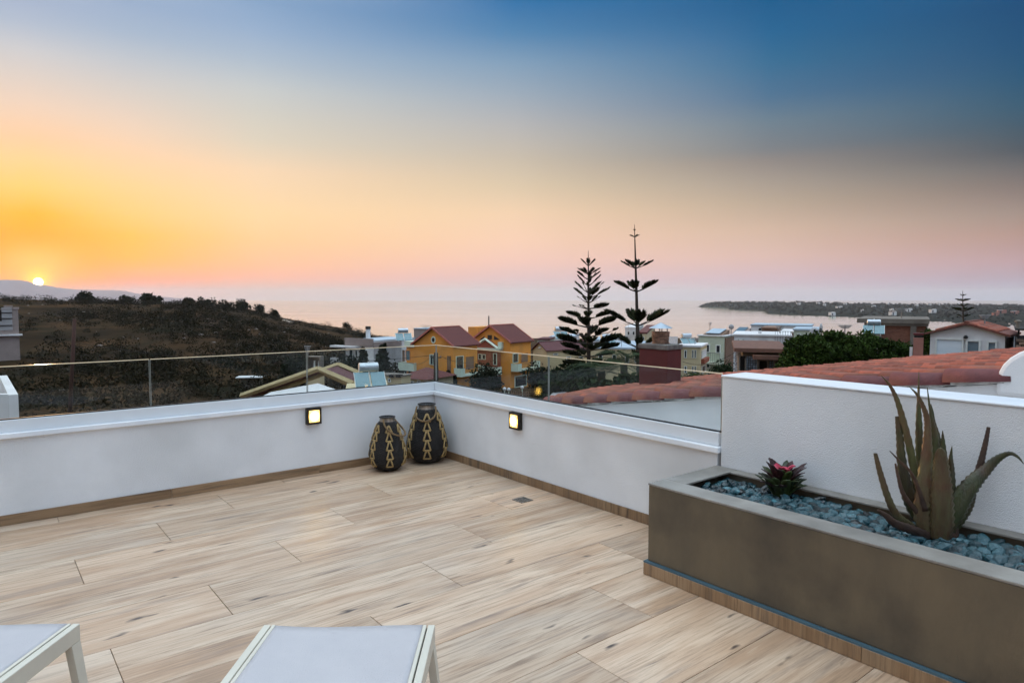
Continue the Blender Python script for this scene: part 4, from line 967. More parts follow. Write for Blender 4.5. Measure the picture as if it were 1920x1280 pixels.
# red central bay with white pediment
lo, hi, z0, z1 = rect(OM, 0, 893, 939, 654, 760, c2.y)
bay = slab(0, lo, hi, c2.y - .8, c2.y - .002, -1, z1).build('red_bay', M_redr, oh)
pm_ = OF(916, 636); x0_, x1_ = OF(898, 650).x, OF(938, 650).x; zb = OF(916, 651).z; za_ = OF(916, 636).z
MB().extrude([(x0_, c2.y - 1.0, zb), (x1_, c2.y - 1.0, zb), ((x0_ + x1_) / 2, c2.y - 1.0, za_)], (0, .995, 0)).build('pediment', M_redr, bay)
tr_ = MB(); xm = (x0_ + x1_) / 2
tr_.bar((x0_ - .3, c2.y - 1.05, zb), (xm, c2.y - 1.05, za_ + .1), .28); tr_.bar((x1_ + .3, c2.y - 1.05, zb), (xm, c2.y - 1.05, za_ + .1), .28); tr_.box(x0_ - .5, x1_ + .5, c2.y - 1.2, c2.y - .003, zb - .25, zb - .01)
tr_.build('pediment_trim', M_mint, bay)
panel(oh, OM, 0, 937, 944, 641, 652, M_mint, 'roof_corner_block', off=c2.y, d1=.5)
for q in ((899, 908), (914, 922), (926, 937)):
    pts = {899: [(899, 637), (908, 637), (908, 630)], 914: [(914, 636), (922, 636), (922, 628), (914, 628)], 926: [(926, 637), (937, 637), (926, 629)]}[q[0]]
    MB().extrude([local(OM, a, b, 1, c2.y - .06) for a, b in pts], (0, .05, 0)).build('gable_window', M_winglass, oh)
cw_ = fz(OM, 812.8, 637); ring = MB()
for k in range(16):
    a0, a1 = 2 * math.pi * k / 16, 2 * math.pi * (k + 1) / 16
    ring.extrude([(cw_.x + r_ * math.cos(a) * .9, -.08, cw_.z + r_ * math.sin(a) * 1.1) for r_, a in ((.30, a0), (.30, a1), (.46, a1), (.46, a0))], (0, .079, 0))
rw = ring.build('round_window', M_mint, oh)
MB().extrude([(cw_.x + .31 * math.cos(a) * .9, -.04, cw_.z + .31 * math.sin(a) * 1.1) for a in np.linspace(0, 2 * math.pi, 17)[:-1]], (0, .035, 0)).build('pane', M_winglass, rw)
window(oh, OM, 0, 806.5, 818, 664, 684, fr=M_mint, mull=1)
for a, b in ((806, 808.3), (815.5, 818.5)): panel(oh, OM, 0, a, b, 664.5, 683, M_mint, 'shutter', .091, .14)
window(oh, OM, 0, 839, 845.5, 667, 697, fr=M_brownr, gl=M_brownr, name='shuttered_door')
window(oh, OM, 1, 854.5, 868.5, 667, 693, fr=M_mint, name='balcony_door')
window(oh, OM, 1, 872, 889, 667, 693, fr=M_orange, gl=M_brownr, name='balcony_recess')
lo, hi, z0, z1 = rect(OM, 1, 851, 896, 696, 700, 0)
balcony(oh, lo, hi, 1, 0, 1.25, fz(OM, 852, 703).z, 1, solid=[(lo, lo + .9), (hi - .7, hi)])
lo, hi, z0, z1 = rect(OM, 0, 905, 941, 686, 698, c2.y - .8)
balcony(oh, lo, hi, 0, c2.y - .8, 1.2, z0, 1, solid=[(lo, hi)])
window(oh, OM, 0, 897, 903.5, 663, 674, off=c2.y - .8, fr=M_mint); window(oh, OM, 0, 904.5, 911, 664, 674, off=c2.y - .8, fr=M_mint)
window(oh, OM, 0, 925, 932, 662, 684, off=c2.y - .8, fr=M_mint, name='balcony_door')
panel(oh, OM, 0, 914, 922, 660, 684, M_redr, 'pilaster', .002, .25, off=c2.y - .8)
panel(oh, OM, 0, 922, 940, 705, 740, M_dark, 'garage_opening', .002, .05, off=c2.y - .8)
window(oh, OM, 1, 961, 971, 662, 680, off=c2.x, fr=M_mint, name='balcony_door'); window(oh, OM, 1, 976, 990, 661, 680, off=c2.x, fr=M_orange, gl=M_brownr, name='balcony_recess')
lo, hi, z0, z1 = rect(OM, 1, 958, 1000, 680, 690, c2.x)
balcony(oh, lo, hi, 1, c2.x, 1.25, OS(960, 693).z, 1, solid=[(lo, lo + 1.0), (hi - .8, hi)])
window(oh, OM, 1, 964.5, 987, 703, 725, off=c2.x, fr=M_mint, t=.14)
# flat annex at the back left, with terrace parapets
ax0 = -W - 2.4
MB().box(ax0, -W - .003, .9, Ld, -1, fz(OM, 777, 652).z).build('annex_wall', M_orange, oh)
MB().box(ax0 - .2, -W - .36, .7, Ld, fz(OM, 777, 652).z + .002, fz(OM, 777, 641).z).build('annex_parapet', M_mint, oh)
window(oh, OM, 0, 755, 759, 656, 678, off=.9, fr=M_brownr, gl=M_brownr, name='shuttered_door'); window(oh, OM, 0, 761, 770, 656, 676, off=.9, fr=M_orange, gl=M_pane2)
balcony(oh, ax0 - .2, -W + .4, 0, .9, 1.5, fz(OM, 770, 690, .9).z, 1, solid=[(ax0 - .2, -W + .4)])
antf = MB().tube([(c2.x - W2 * .9, c2.y + L2 * .6, ze2), (c2.x - W2 * .9, c2.y + L2 * .6, OF(880, 600).z + .6)], .11, 7).build('flue_pipe', M_metal, oh)
MB().box(c2.x - W2 - 1.6, c2.x - W2 + .3, c2.y + 1, c2.y + L2, ze2 - 1, OF(880, 617).z + .3).build('rear_wall', M_orange, oh)

# pale flat-roofed house left of it
wh = placed('flat_roofed_house', 'pale grey flat-roofed house with balconies, left of the orange house', 'house', 700, 118, -30); WM = wh.matrix_world
a, b, Lw, zt = flat_block(wh, WM, 648, 700, 778, 640, 1, M_white, M_blueroof, .12, capo=.05)
panel(wh, WM, 0, 648, 700.5, 634, 648, M_taupe, 'parapet', .002, .25); panel(wh, WM, 1, 699, 751, 640, 649, M_taupe, 'parapet', .002, .25)
panel(wh, WM, 1, 701, 752, 651, 690, M_grey, 'side_wall', .002, .12)
lo, hi, z0, z1 = rect(WM, 0, 636, 664, 664, 680, 0)
MB().box(lo - 1, hi + 1.5, -1.3, -.004, fz(WM, 660, 648).z - .3, fz(WM, 660, 648).z).build('canopy_slab', M_white, wh)
balcony(wh, lo - .8, hi - .4, 0, 0, 1.4, z0, 1, M_white, solid=[(lo - .8, lo + 1.6)])
balcony(wh, hi + 1.3, hi + 5, 0, 0, 1.4, z0, 1, M_white, solid=[(hi + 1.3, hi + 2.6)])
window(wh, WM, 0, 666, 671, 656, 667); window(wh, WM, 0, 655, 662, 655, 671, name='balcony_door'); window(wh, WM, 0, 680, 690, 656, 668); window(wh, WM, 0, 666, 672, 675, 690); window(wh, WM, 1, 715, 725, 657, 668)
p_ = fz(WM, 688, 617, 2); MB().box(p_.x - .28, p_.x + .28, 2, 2.6, zt, p_.z).build('chimney', M_white, wh); MB().box(p_.x - .33, p_.x + .33, 1.95, 2.65, p_.z + .002, p_.z + .5).build('chimney_pot', M_dark, wh)
solar_heater('solar water heater on the pale roof beside the orange gable', 757, 640, 120, 1.5, 20); antenna('antenna on the pale roof left of the orange gable', 799, 609, 628, 128, 2.2)
tw_ = placed('stair_tower', 'small grey rooftop stair room behind the orange gable', 'house', 800, 132, -30); flat_block(tw_, tw_.matrix_world, 776, 800, 822, 617, 1, M_taupe, M_blueroof, .15)

# low ochre outbuilding with brown hip roof in front of the orange house
lb = placed('outbuilding', 'low ochre outbuilding with brown hipped roof before the orange house', 'house', 800, 74, -30); LM = lb.matrix_world
z1 = fz(LM, 800, 711).z; x0 = fz(LM, 752, 711).x; Lb = 5
MB().box(x0, 0, 0, Lb, -1, z1).build('wall', M_cream, lb)
xr = -.0; MB().add([(x0 - .4, -.4, z1 + .002), (.4, -.4, z1 + .002), (.4, Lb + .4, z1 + .002), (x0 - .4, Lb + .4, z1 + .002), (x0 + 1.6, Lb / 2, z1 + 1.0), (-1.6, Lb / 2, z1 + 1.0)], [(0, 1, 5, 4), (1, 2, 5), (2, 3, 4, 5), (3, 0, 4), (3, 2, 1, 0)]).build('roof', M_roofb, lb)
window(lb, LM, 0, 770, 776, 714, 722); window(lb, LM, 0, 783, 789, 713, 721)
lb2 = placed('outbuilding', 'ochre shed with two dark roof vents behind the solar heater', 'house', 752, 66, -25); L2M = lb2.matrix_world
flat_block(lb2, L2M, 680, 752, 770, 706, 1, M_cream, M_conc, .12)
for q in (735, 748): panel(lb2, L2M, 0, q - 4, q + 4, 702, 707, M_dark, 'roof_vent', -.4, .2)
window(lb2, L2M, 0, 728, 733, 709, 716); window(lb2, L2M, 0, 700, 710, 710, 718)

# beam-framed roof and solar heater just below the terrace
pg = placed('beam_framed_roof', 'low gabled roof with yellow timber beams below the terrace', 'roof', 597, 21, -14); PM = pg.matrix_world
M_beam = pmat('ochre_timber', (.46, .36, .19), (.32, .24, .12), scale=4, rough=.8, stretch=(1, 6, 6))
ap = fz(PM, 597, 691); le = fz(PM, 452, 742); re_ = fz(PM, 662, 719)
def gframe(y, k, drop, name, mat, t=.09):
    f_ = MB(); A_ = Vector((ap.x, y, ap.z - drop)); B_ = Vector((ap.x + (le.x - ap.x) * k, y, ap.z - drop + (le.z - ap.z) * k)); C_ = Vector((ap.x + (re_.x - ap.x) * k, y, ap.z - drop + (re_.z - ap.z) * k))
    f_.bar(B_, A_, t); f_.bar(A_, C_, t); f_.build(name, mat, pg)
gframe(0, 1, 0, 'verge_beam', M_beam, .13); gframe(.35, .72, .2, 'rafter', M_beam); gframe(1.3, 1, .0, 'verge_beam', M_beam, .13)
rf = MB()
for e in (le, re_): rf.extrude([(ap.x, .1, ap.z - .05), (e.x, .1, e.z - .05), (e.x, 1.25, e.z - .05), (ap.x, 1.25, ap.z - .05)], (0, 0, -.06))
rf.build('roof_covering', M_roofm, pg)
gl_ = MB(); k0, k1 = .08, .42
gl_.extrude([(ap.x + (re_.x - ap.x) * .1, -.25, ap.z - .42), (ap.x + (le.x - ap.x) * .55, -.25, ap.z - .75), (ap.x + (le.x - ap.x) * .55, -1.2, ap.z - .9), (ap.x + (re_.x - ap.x) * .7, -1.2, ap.z - .9), (ap.x + (re_.x - ap.x) * .7, -.25, ap.z - .62)], (0, 0, -.05)).build('white_panel', M_white, pg)
MB().box(le.x + .3, re_.x - .2, .05, 1.2, -1.2, min(le.z, re_.z) - .12).build('wall', M_cream, pg)
rbx = placed('rooftop_box', 'small open grey box with pipes behind the timber-beamed roof', 'utility box', 587, 26, -10, z=at(587, 692, 26).z); 
bw = .27
fb = MB(); fb.box(-bw, bw, .3, .34, 0, .46); fb.box(-bw, -bw + .04, 0, .3, 0, .46); fb.box(bw - .04, bw, 0, .3, 0, .46); fb.box(-bw, bw, 0, .34, .4605, .49); fb.build('casing', M_conc, rbx)
for q in (-.03, .16): MB().tube([(q, .15, 0), (q, .15, .25), (q + .02, .12, .3)], .035, 8).build('pipe', M_winframe, rbx)
MB().box(-bw, bw, -.02, .36, -4, -.002).build('plinth', M_cream, rbx)
antenna('thin antenna pole above the timber-beamed roof', 577, 648, 690, 27, .25)
solar_heater('solar water heater with round tank behind the parapet corner', 694, 727, 19.5, .46, 22)
sb = placed('roof_stub', 'cream roof parapet carrying the near solar water heater', 'house', 740, 19.7, 12, z=-6); SM = sb.matrix_world
zt_ = fz(SM, 700, 726).z; MB().box(fz(SM, 648, 730).x, fz(SM, 728, 730).x, -.4, 1.9, -2, zt_ - .02).build('wall', M_cream, sb); MB().box(fz(SM, 668, 730).x, fz(SM, 722, 730).x, 1.2, 1.35, zt_ + .001, fz(SM, 700, 704, 1.2).z).build('parapet', M_cream, sb)

# ------------------------------------------------------------------ houses right of the orange house
ch_ = placed('cream_house', 'cream house with long maroon roof behind the bushy pine', 'house', 1025, 108, -58); CM = ch_.matrix_world
w_ = -fz(CM, 1000, 680).x; l_ = sz(CM, 1112, 680).y; ze_ = fz(CM, 1025, 657).z
gable_volume(ch_, -w_, 0, 0, l_, ze_, fz(CM, 1012, 646).z + .3, M_cream, M_roofm, None, .3)
window(ch_, CM, 1, 1037, 1046, 662, 666); window(ch_, CM, 1, 1062, 1070, 668, 682); window(ch_, CM, 0, 1010, 1014, 650, 653); window(ch_, CM, 1, 1085, 1093, 668, 682)
cl = placed('cream_house', 'wide cream house with pale flat roof between the two pines and the chimney', 'house', 1206, 96, -16); C2 = cl.matrix_world
flat_block(cl, C2, 1108, 1206, 1222, 655, 1, M_cream, M_blueroof, .22)
for q in (1122, 1148, 1172, 1190): window(cl, C2, 0, q, q + 8, 664, 680)
cd_ = placed('cream_house', 'narrow cream two-storey house just right of the oxblood chimney', 'house', 1313, 60, -24); DM = cd_.matrix_world
flat_block(cd_, DM, 1270, 1313, 1325, 651, 1, M_cream, M_white, .16)
for a, b in ((1283, 1288), (1297.5, 1300.5), (1302.5, 1305.5)):
    window(cd_, DM, 0, a, b, 656, 671); window(cd_, DM, 0, a, b, 686, 699)
window(cd_, DM, 1, 1315, 1323.5, 655, 670, gl=M_shutter); panel(cd_, DM, 1, 1314.5, 1324, 671, 679, M_redr, 'balcony_panel', .002, .3); window(cd_, DM, 1, 1315, 1322, 684, 699, name='door')
gh = placed('green_house', 'pale green house with sloping glass roof lights by the bay', 'house', 1357, 68, -34); GM = gh.matrix_world
a, b, lg, zg = flat_block(gh, GM, 1309, 1357, 1377, 631, 1, M_pgreen, M_white, .1)
panel(gh, GM, 1, 1358, 1377, 632, 720, M_brownr, 'brown_flank', .002, .12)
for q0, q1, y0, y1 in ((1324, 1331.5, 645, 661), (1342, 1351.5, 646, 662)): window(gh, GM, 0, q0, q1, y0, y1)
window(gh, GM, 0, 1324, 1332, 672, 690, name='door'); lo, hi, z0, z1 = rect(GM, 0, 1322, 1356, 664, 677, 0); balcony(gh, lo, hi, 0, 0, 1.2, z0, 1, M_pgreen)
wdg = MB(); zz1 = fz(GM, 1330, 617, 3).z
wdg.extrude([(a + .3, .4, zg + .101), (a + .3, lg * .8, zz1), (a + .3, lg * .8, zg + .101)], (b - a - .6, 0, 0)).build('roof_light', M_brownr, gh)
MB().extrude([(a + .6, .5, zg + .24), (b - .6, .5, zg + .24), (b - .6, lg * .76, zz1 + .02), (a + .6, lg * .76, zz1 + .02)], (0, -.03, .08)).build('roof_light_pane', M_blueroof, gh)
g2 = placed('brown_house', 'brown-flanked house with blue sloping roof light behind the green house', 'house', 1412, 76, -30); G2 = g2.matrix_world
a, b, lg, zg = flat_block(g2, G2, 1366, 1412, 1422, 630, 1, M_brownr, M_white, .1); zz1 = fz(G2, 1385, 615, 3).z
MB().extrude([(a + .2, .3, zg + .101), (a + .2, 4, zz1), (a + .2, 4, zg + .101)], (b - a - 1.2, 0, 0)).build('roof_light', M_taupe, g2)
MB().extrude([(a + .4, .4, zg + .22), (b - 1.3, .4, zg + .22), (b - 1.3, 3.9, zz1 + .02), (a + .4, 3.9, zz1 + .02)], (0, -.03, .08)).build('roof_light_pane', M_pane2, g2)
wf = placed('white_house', 'white house with roof railing and slim chimney beyond the concrete frame', 'house', 1482, 57, -21); FM = wf.matrix_world
a, b, lf, zf = flat_block(wf, FM, 1376, 1482, None, 631, 1, M_white, M_white, .14, L=6)
window(wf, FM, 0, 1381, 1388, 634, 647, gl=M_taupe, mull=2); window(wf, FM, 0, 1390, 1396.5, 634, 647, gl=M_taupe, mull=2); window(wf, FM, 0, 1410, 1422, 637, 648); window(wf, FM, 0, 1440, 1452, 637, 648)
p_ = fz(FM, 1425, 615, 1.); MB().box(p_.x - .14, p_.x + .14, 1, 1.3, zf + .141, p_.z - .22).build('chimney', M_white, wf); MB().box(p_.x - .12, p_.x + .12, 1.02, 1.28, p_.z - .219, p_.z).build('chimney_cap', M_dark, wf)
rl = MB(); lo, hi, z0, z1 = rect(FM, 0, 1453, 1482, 629, 638, 0); k = lo
while k < hi: rl.box(k, k + .03, -.1, -.07, z0 - .2, z0 + .75); k += .2
rl.box(lo, hi, -.1, -.07, z0 + .75, z0 + .79); rl.build('roof_railing', M_metal, wf)
# far flat roofs by the water
for q, Y, l0, r0_, yt, mat, cap, lab in ((1520, 105, 1408, 1540, 612, M_white, M_blueroof, 'long white flat-roofed building closest to the bay'), (1456, 92, 1428, 1462, 617, M_brownr, M_brownr, 'small brown rooftop block before the long white building'),
                                         (1490, 84, 1464, 1494, 624, M_brownr, M_white, 'brown stub wall next to the hedge and the dishes'), (1536, 80, 1488, 1546, 620, M_pgreen, M_blueroof, 'pale block with glassy roof just above the hedge')):
    f_ = placed('far_house', lab, 'house', q, Y, -26, 'flat-roofed houses by the bay'); fm_ = f_.matrix_world; flat_block(f_, fm_, l0, q, r0_, yt, 1, mat, cap, .2, L=7)
    for k in range(3): window(f_, fm_, 0, l0 + (q - l0) * (.15 + k * .28), l0 + (q - l0) * (.28 + k * .28), yt + 5, yt + 13)
dish('grey dish on the pale green house', 1371, 613, 70, .26, 165); dish('large tan dish at the left end of the hedge', 1540, 616, 60, .42, 230); dish('pale blue dish half hidden by the hedge', 1527, 624, 58, .42, 185)
antenna('antenna standing above the middle of the hedge', 1584, 609, 628, 42, .9); antenna('thin antenna on the pale green roof light', 1331, 604, 620, 72, .4)

# concrete frame building with red-edged slab roofs
cg = placed('concrete_building', 'bare concrete building with rusty slab edges in front of the white house', 'building', 1386, 36, -17); GM = cg.matrix_world
x1 = fz(GM, 1540, 690).x; zs = fz(GM, 1386, 652).z; zl = fz(GM, 1420, 664).z
M_rust = pmat('rusty_slab', (.19, .09, .06), (.11, .055, .04), scale=3, rough=.95)
MB().box(0, x1, .5, 7, -1, zl - .25).build('wall', M_conc, cg)
MB().box(-.25, x1 * .62, -.2, 7, zs - .2, zs).build('roof_slab', M_rust, cg); MB().box(.7, x1 + .2, -.5, 6.9, zl - .24, zl - .02).build('canopy_slab', M_rust, cg)
MB().box(.2, x1 * .6, .6, 6.8, zl - .249, zs - .201).build('upper_wall', M_conc, cg)
for q in (1386, 1398, 1421, 1440, 1452):
    lo, hi, _, _ = rect(GM, 0, q - 1.2, q + 1.6, 670, 690); MB().box(lo, hi, -.02, .3, -1, zl - .251).build('column', M_conc, cg)
for a, b, y0, y1, m_ in ((1388, 1397, 667, 698, M_dark), (1425, 1439, 677, 697, M_dark), (1492, 1499, 681, 690, M_dark)): panel(cg, GM, 0, a, b, y0, y1, m_, 'opening', .002, .04, off=.5)
M_gb = pmat('glass_block', (.5, .58, .66), (.22, .3, .38), scale=9, rough=.15, spec=.8, rand=.3)
for (a, b, y0, y1, nx, ny) in ((1399, 1420, 667, 698, 5, 7), (1441.5, 1451, 677, 695, 2, 4), (1377, 1383, 656, 698, 2, 9), (1517, 1529, 683, 691, 3, 2)):
    lo, hi, z0, z1 = rect(GM, 0, a, b, y0, y1, .45)
    for i in range(nx):
        for j in range(ny):
            MB().box(lo + (hi - lo) * i / nx + .015, lo + (hi - lo) * (i + 1) / nx - .015, .40, .499, z0 + (z1 - z0) * j / ny + .015, z0 + (z1 - z0) * (j + 1) / ny - .015).build('glass_block', M_gb, cg)

# brick and concrete tower, far right
bk = placed('unfinished_building', 'unfinished concrete building with brick infill behind the hedge', 'building', 1738, 47, -31); BM = bk.matrix_world
xl = fz(BM, 1623, 620).x; zt = fz(BM, 1700, 598).z; zb_ = fz(BM, 1700, 611).z
MB().box(xl, 0, .15, 8, -1, zb_).build('brick_wall', M_brickw, bk)
MB().box(fz(BM, 1607, 600).x, .1, -.1, 8.1, zb_ + .002 + (zt - zb_) * .35, zt).build('roof_slab', M_conc, bk); MB().box(xl - .1, .05, 0, 8.05, zb_ + .001, zb_ + (zt - zb_) * .35).build('ring_beam', M_conc, bk)
for q in ((1623, 1652), (1706, 1717), (1735.5, 1738)):
    lo, hi, _, _ = rect(BM, 0, q[0], q[1], 640, 660); MB().box(lo, hi, 0, .149, -1, zb_ - .001).build('column', M_conc, bk)
solar_heater('solar water heater against the unfinished concrete building', 1638, 628, 42, .62, -28)
pc = placed('pink_chimney', 'pink rendered chimney with dark cap in front of the unfinished building', 'chimney', 1721, 27, -31, z=-7.2); PM_ = pc.matrix_world
lo, hi, z0, z1 = rect(PM_, 0, 1712, 1731, 633, 680); M_pinkr = pmat('pink_render', (.34, .15, .115), (.28, .12, .09), scale=3, rough=.9)
MB().box(lo, hi, 0, .4, 0, z1).build('stack', M_pinkr, pc, bevel=.01); MB().box(lo + .02, hi - .02, .02, .38, z1 + .001, z1 + .1).build('vent', M_dark, pc); MB().box(lo - .01, hi + .01, -.01, .41, z1 + .101, z1 + .18).build('cap', M_oxred, pc)
MB().box(lo - .12, lo - .02, .1, .2, 0, fz(PM_, 1710, 651).z).build('pipe', M_white, pc)

# small white gabled house with roller shutter
sh = placed('white_gabled_house', 'small white house with brown tiled gable roof and roller shutter', 'house', 1884, 33, -43); HM = sh.matrix_world
w_ = -fz(HM, 1744, 640).x; l_ = sz(HM, 1903, 640).y; ze_ = fz(HM, 1884, 629.5).z; za_ = fz(HM, 1812, 609).z
M_rooft = pmat('weathered_tile_roof', (.21, .07, .045), (.11, .04, .03), scale=5, rough=.85, bump=.5, bscale=10, stretch=(3, .6, 1))
gable_volume(sh, -w_, 0, 0, max(l_, 3.5), ze_, za_, M_white, M_rooft, None, .22, .1)
# rows of cover tiles on the two slopes
xm = -w_ / 2; ct = barrel(.07, .085, .5, 5).mesh('roof_tile', M_tile); ct.shade_smooth(); sl_ = math.atan2(za_ - ze_, w_ / 2)
for s in (1, -1):
    rows_ = int((w_ / 2 + .1) / math.cos(sl_) / .45)
    for i in range(rows_):
        for j in range(18 if s > 0 else 2):
            d_ = i * .45; inst('roof_tile', ct, sh, (xm + s * d_ * math.cos(sl_), -.12 + j * .22, za_ + .12 - d_ * math.sin(sl_)), (0, 0, 0) if False else Matrix.Rotation(s * -math.pi / 2, 3, 'Z').to_4x4().to_euler()).rotation_euler = ((Matrix.Rotation(s * sl_, 3, 'Y') @ Matrix.Rotation(s * math.pi / 2, 3, 'Z')).to_euler())
window(sh, HM, 0, 1754, 1807, 634, 672, gl=M_shutter, name='roller_shutter', t=.07); window(sh, HM, 0, 1811, 1839, 637, 668, gl=M_pane2, name='glazed_door', t=.08); window(sh, HM, 0, 1850, 1870, 639, 662, gl=M_pane2, t=.08)
p_ = fz(HM, 1811.5, 631); MB().lathe([(.02, -.1), (.09, -.08), (.1, 0), (.05, .07)], 10, (p_.x, -.13, p_.z)).build('porch_lamp', M_dark, sh); MB().tube([(p_.x, -.005, p_.z + .08), (p_.x, -.13, p_.z + .06)], .015, 5).build('lamp_bracket', M_metal, sh)
rs = placed('stone_outbuilding', 'stone walled lean-to at the far right under dark beams', 'building', 1902, 32, -36); RM = rs.matrix_world
x1 = fz(RM, 1990, 640).x; lo, hi, z0, z1 = rect(RM, 0, 1901, 1990, 634, 680)
MB().box(.05, x1, 0, 4, -1, z1 - .05).build('wall_core', M_dark, rs)
M_rub = pmat('rubble_stone', (.26, .17, .12), (.13, .09, .065), scale=6, rough=.95, rand=.35)
for j in range(9):
    k = .05 + (j % 2) * .12
    while k < x1 - .3:
        wd_ = random.uniform(.2, .38); MB().box(k, min(k + wd_ - .02, x1), -.05 - random.uniform(0, .03), -.001, z1 - .05 - (j + 1) * .14, z1 - .07 - j * .14).build('stone', M_rub, rs, bevel=.015, seg=1); k += wd_
zr = fz(RM, 1910, 616).z
MB().box(.0, x1, -.1, 4, zr - .08, zr).build('roof', M_dark, rs)
for k in range(5): MB().box(.1 + k * .45, .18 + k * .45, .2, .28, z1 - .05, zr - .081).build('post', M_dark, rs)
sp = fz(RM, 1905, 600); MB().lathe([(.09, zr), (.08, sp.z - .12), (.14, sp.z - .1), (.14, sp.z - .04), (.05, sp.z)], 10, (.1, .5, 0)).build('chimney_pot', M_conc, rs)

# ------------------------------------------------------------------ buildings at the left edge
n1 = placed('white_block', 'pale apartment block with railings at the left edge on the hillside', 'building', 37, 122, 37); NM = n1.matrix_world
a, b, ln, zn = flat_block(n1, NM, -60, 37, None, 580, 1, M_taupe, M_taupe, .1, L=8)
z_ = fz(NM, 20, 573).z
for q, yt in ((-20, 572), (8, 573), (20, 576)): 
    e = fz(NM, q, 600).x; MB().box(e, e + 1.3, -.01, 2, zn + .101, fz(NM, q, yt).z).build('stepped_parapet', M_taupe, n1)
lo, hi, z0, z1 = rect(NM, 0, -5, 23, 577, 619); slab(0, lo, hi, -.06, -.003, z0, z1).build('loggia', M_grey, n1)
for y in (586, 597, 610): panel(n1, NM, 0, -5, 23, y - .8, y + .8, M_dark, 'rail', .062, .2)
panel(n1, NM, 0, -5, 3, 577, 602, M_dark, 'opening', .062, .1); panel(n1, NM, 0, -60, 42, 627, 630, M_white, 'ledge', .003, .6)
n2 = placed('white_roof_parapet', 'white walled roof terrace at the left edge below the glass', 'building', 34, 15.5, 0); QM = n2.matrix_world
zt = fz(QM, 30, 739).z
pa, pb_ = fz(QM, 34, 739), None
Mx_ = QM.inverted(); far = Mx_ @ at(13, 703, 15.5 * 179 / 143.0)
d_ = (far - pa); d_.z = 0; nrm = Vector((-d_.y, d_.x, 0)).normalized() * .18
MB().extrude([(pa.x, pa.y, -2), (far.x, far.y, -2), (far.x + nrm.x, far.y + nrm.y, -2), (pa.x + nrm.x, pa.y + nrm.y, -2)], (0, 0, zt + 2)).build('side_parapet', M_white, n2)
MB().box(pa.x - 4, pa.x - .185, 0, .17, -2, zt - .002).build('front_parapet', M_white, n2)
q0, q1 = pa + nrm * 1.03, far + nrm * 1.03
MB().extrude([(q0.x - 4, .18, -2), (q0.x, .18, -2), (q1.x, q1.y, -2), (q1.x - 4, q1.y, -2)], (0, 0, zt + 1.2)).build('roof_floor', M_grey, n2)
qc = q0.lerp(q1, .45); MB().box(qc.x - 1.0, qc.x - .35, qc.y - .3, qc.y + .3, zt - .799, zt - .12).build('water_tank', M_taupe, n2)

# ------------------------------------------------------------------ poles and wires
def pole(label, px0, y0, px1, y1, Y, r_, mat, arm=True):
    a, b = at(px1, y1, Y), at(px0, y0, Y); d = (b - a).normalized(); g = a - d * ((a.z - ground_at(a)) / d.z + .5)
    o = thing('utility_pole', label, 'pole', Matrix.Translation(g), 'utility poles'); MB().tube([(0, 0, 0), (a + b) / 2 - g, b - g], [r_ * 1.25, r_ * 1.1, r_], 9).build('shaft', mat, o, smooth=True)
    if arm:
        t_ = b - g; MB().box(t_.x - .5, t_.x + .5, t_.y - .05, t_.y + .05, t_.z - .5, t_.z - .4).build('cross_arm', mat, o)
        for k in (-.42, 0, .42): MB().lathe([(.03, 0), (.05, .04), (.03, .12)], 8, (t_.x + k, t_.y, t_.z - .399)).build('insulator', M_metal, o)
    return b
M_pole = pmat('tarred_timber', (.055, .04, .03), (.03, .022, .018), scale=6, rough=.9, stretch=(4, 4, .3)); M_pole2 = pmat('reddish_timber', (.075, .03, .02), (.04, .018, .013), scale=6, rough=.9, stretch=(4, 4, .3))
b1 = pole('dark utility pole before the orange house', 817.5, 661, 817.5, 716, 62, .2, M_pole)
pole('leaning reddish timber pole in front of the hillside', 140, 598, 131, 777, 58, .14, M_pole2, False)
def wire(label, a, b, sag):
    o = MB().tube([a.lerp(b, u) - Vector((0, 0, sag * 4 * u * (1 - u))) for u in np.linspace(0, 1, 14)], .018, 4).build('overhead_wire', M_dark); tag(o, label, 'wire', 'overhead wires')
wire('overhead wire from the dark pole towards the orange annex', b1 - Vector((.4, 0, .3)), at(768, 679, 84), .5); wire('overhead wire from the dark pole along the orange side wall', b1 + Vector((.4, 0, -.3)), at(905, 672, 88), .6)
wire('long overhead wire crossing before the cream house', at(1280, 678, 58), at(1384, 656, 50), .6)

